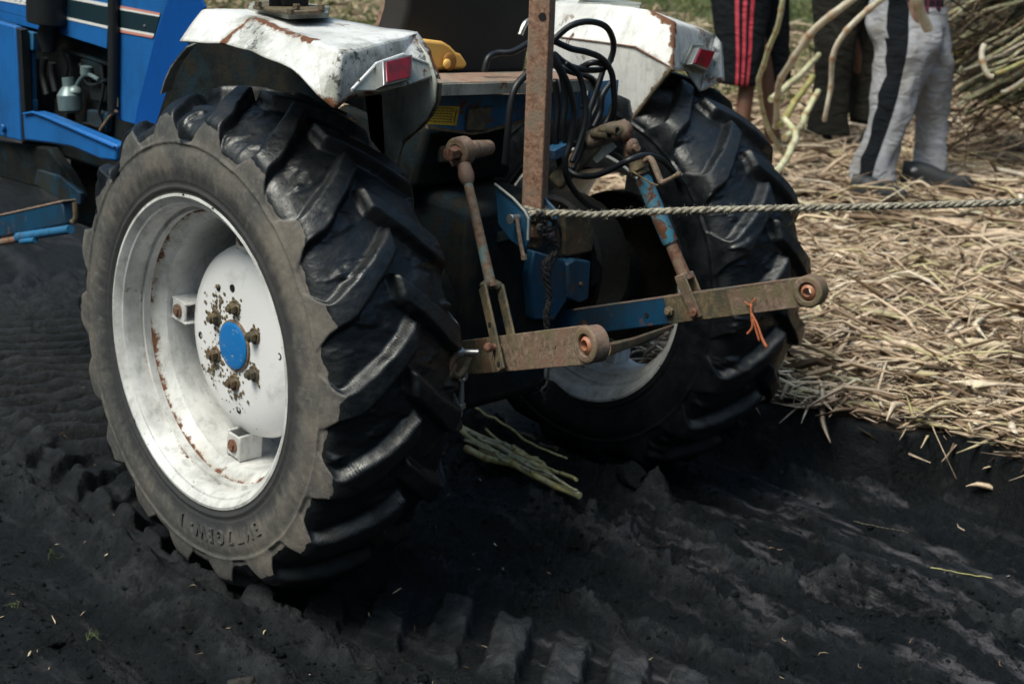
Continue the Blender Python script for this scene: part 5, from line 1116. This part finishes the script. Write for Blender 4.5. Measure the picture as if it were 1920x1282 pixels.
# person with light grey trousers (side on, facing right)
dW=8.2
hipW=atd(1712,-5,dW);gzW=.235
fN=atd(1632,326,8.05);fF=atd(1742,308,8.35)
handsW=[atd(1640,-130,dW-.35),atd(1720,-150,dW-.35)]
rootW,ch,nk,sd=figure('p',hipW+Zu*.03,[fF,fN],handsW,hipW+Zu*.75+Rh*.03,'person in light grey track trousers with a black side stripe and black shoes')
def px(u,v,d): return atd(u,v,d)
k8=1/FPX*8.2
tr=MB()
def wst(f,i): return 1 if .44<f<.66 else 0
# near leg: seat of hip at top to flared ankle
def band(f,i):
    c=.53+.03*i;return 1 if c-.085<f<c+.095 else 0
# ring angle: k/n*2pi, cos-> right, sin-> away from the camera ; camera side is .5..1
def band(f,i):
    c=.66-.02*i;return 1 if c-.055<f<c+.06 else 0
loft(tr,[(px(1708,-30,8.2),.20,.15),(px(1700,30,8.2),.195,.18),(px(1698,70,8.17),.188,.19),(px(1688,140,8.12),.135,.14),(px(1674,200,8.1),.12,.12),(px(1655,262,8.07),.108,.09),(px(1640,305,8.05),.112,.09),(px(1634,335,8.04),.12,.09)],40,band,.2,3)
loft(tr,[(px(1722,10,8.25),.16,.18),(px(1733,80,8.25),.14,.17),(px(1741,150,8.3),.118,.13),(px(1747,220,8.35),.09,.09),(px(1745,280,8.35),.088,.085),(px(1742,318,8.35),.095,.09)],32,None,.2,9)
tr.build('trousers',[M['greycloth'],M['blackcloth']],rootW,angle=None,label='light grey track trousers with a black side stripe')
shirt(rootW,hipW+Zu*.03,nk,sd,handsW,M['plaid'],.13)
shoe(rootW,px(1598,350,8.0),px(1700,372,7.85),.275);shoe(rootW,px(1690,332,8.3),px(1826,340,8.2),.285,w=.055,h=.1)
MB().ball(px(1714,320,8.13),.03,12,(1.,.5,.6)).build('sock',M['greycloth'],rootW)
# person with black shorts
dS=9.0;hipS=atd(1402,-60,dS);fa=atd(1384,300,dS);fb=atd(1450,290,dS+.25)
hS=[atd(1330,-190,dS-.3),atd(1480,-180,dS-.3)]
rootS,ch,nk,sd=figure('p',hipS,[fb,fa],hS,hipS+Zu*.75,'person in black shorts with crimson side stripes and bare brown calves',thigh=.066)
sh=MB()
def st3(f,i): return 1 if (.697<f<.717 or .740<f<.760 or .783<f<.803) and i<.93 else 0
loft(sh,[(px(1402,-80,dS),.2,.18),(px(1390,-20,dS),.19,.18),(px(1388,40,dS-.02),.165,.16),(px(1388,100,dS-.03),.14,.14),(px(1386,158,dS-.04),.115,.1)],144,st3,.04,5)
loft(sh,[(px(1420,-40,dS+.15),.2,.14),(px(1430,40,dS+.2),.165,.13),(px(1440,110,dS+.25),.14,.11),(px(1446,162,dS+.27),.12,.1)],32,None,.05,6)
sh.build('shorts',[M['blackcloth'],M['pink']],rootS,angle=None,label='black knee length shorts with three crimson stripes')
shirt(rootS,hipS,nk,sd,hS,M['blackcloth'],.05)
for q in(fa,fb): shoe(rootS,q-Rh*.08-Zu*.1,q+Rh*.17-Zu*.1,.22)
# person with brown trousers
dB=9.7;hipB=atd(1590,-70,dB);fa=atd(1553,238,dB);fb=atd(1632,215,dB+.2);hB=[atd(1540,-160,dB-.3),atd(1640,-150,dB-.3)]
rootB,ch,nk,sd=figure('p',hipB,[fa,fb],hB,hipB+Zu*.75,'person in dark mud stained trousers standing behind the hanging cane',face=-Fh)
bt=MB();loft(bt,[(px(1585,-90,dB),.2,.18),(px(1575,0,dB),.18,.18),(px(1566,80,dB),.14,.15),(px(1560,160,dB),.115,.1),(px(1555,215,dB),.13,.1),(px(1552,250,dB),.145,.11)],36,None,.09,12)
loft(bt,[(px(1600,-60,dB+.1),.19,.18),(px(1616,40,dB+.15),.16,.17),(px(1624,130,dB+.2),.13,.14),(px(1628,230,dB+.2),.12,.1)],30,None,.09,14)
bt.build('trousers',M['brown'],rootB,angle=None);shirt(rootB,hipB,nk,sd,hB,M['blackcloth'],.05)
for q in(fa,fb): shoe(rootB,q-Zu*.05+Fh*.05,q-Fh*.2-Zu*.05,.22)
# ------------------------------------------------------------------ light
w=bpy.data.worlds.new('World');S.world=w;w.use_nodes=True;nt=w.node_tree;bg=nt.nodes['Background'];sky=nt.nodes.new('ShaderNodeTexSky');sky.sky_type='NISHITA';sky.sun_disc=False
EL,AZ=math.radians(57),math.radians(275)  # azimuth clockwise from +Y
sky.sun_elevation=EL;sky.sun_rotation=AZ;sky.air_density=1.2;sky.dust_density=4.5;sky.ozone_density=1.2;tc=nt.nodes.new('ShaderNodeTexCoord');sp=nt.nodes.new('ShaderNodeSeparateXYZ');nt.links.new(tc.outputs['Generated'],sp.inputs[0])
cr=nt.nodes.new('ShaderNodeValToRGB');e=cr.color_ramp.elements;e[0].position=0;e[0].color=(.03,.035,.035,1);e[1].position=1;e[1].color=(1.55,1.8,1.75,1)
for p,c in((.14,.05),(.35,.28),(.6,1.05)):
    q=e.new(p);q.color=(c*.87,c*1.03,c*1.0,1)
nt.links.new(sp.outputs[2],cr.inputs[0]);mx=nt.nodes.new('ShaderNodeMix');mx.data_type='RGBA';mx.blend_type='MULTIPLY';mx.inputs[0].default_value=1;nt.links.new(sky.outputs[0],mx.inputs[6]);nt.links.new(cr.outputs[0],mx.inputs[7]);nt.links.new(mx.outputs[2],bg.inputs[0]);bg.inputs[1].default_value=.125
sl=bpy.data.lights.new('sun','SUN');sl.energy=2.3;sl.angle=math.radians(24);sl.color=(1,.95,.86);sn=bpy.data.objects.new('sun',sl);COL.objects.link(sn)
d=Vector((math.sin(AZ)*math.cos(EL),math.cos(AZ)*math.cos(EL),math.sin(EL)));sn.rotation_euler=d.to_track_quat('Z','Y').to_euler();sn.location=(0,0,8)
S.view_settings.view_transform='Standard';S.view_settings.look='None';S.view_settings.exposure=.15;S.view_settings.gamma=1
S.render.engine='CYCLES';S.cycles.use_denoising=True;S.cycles.max_bounces=6
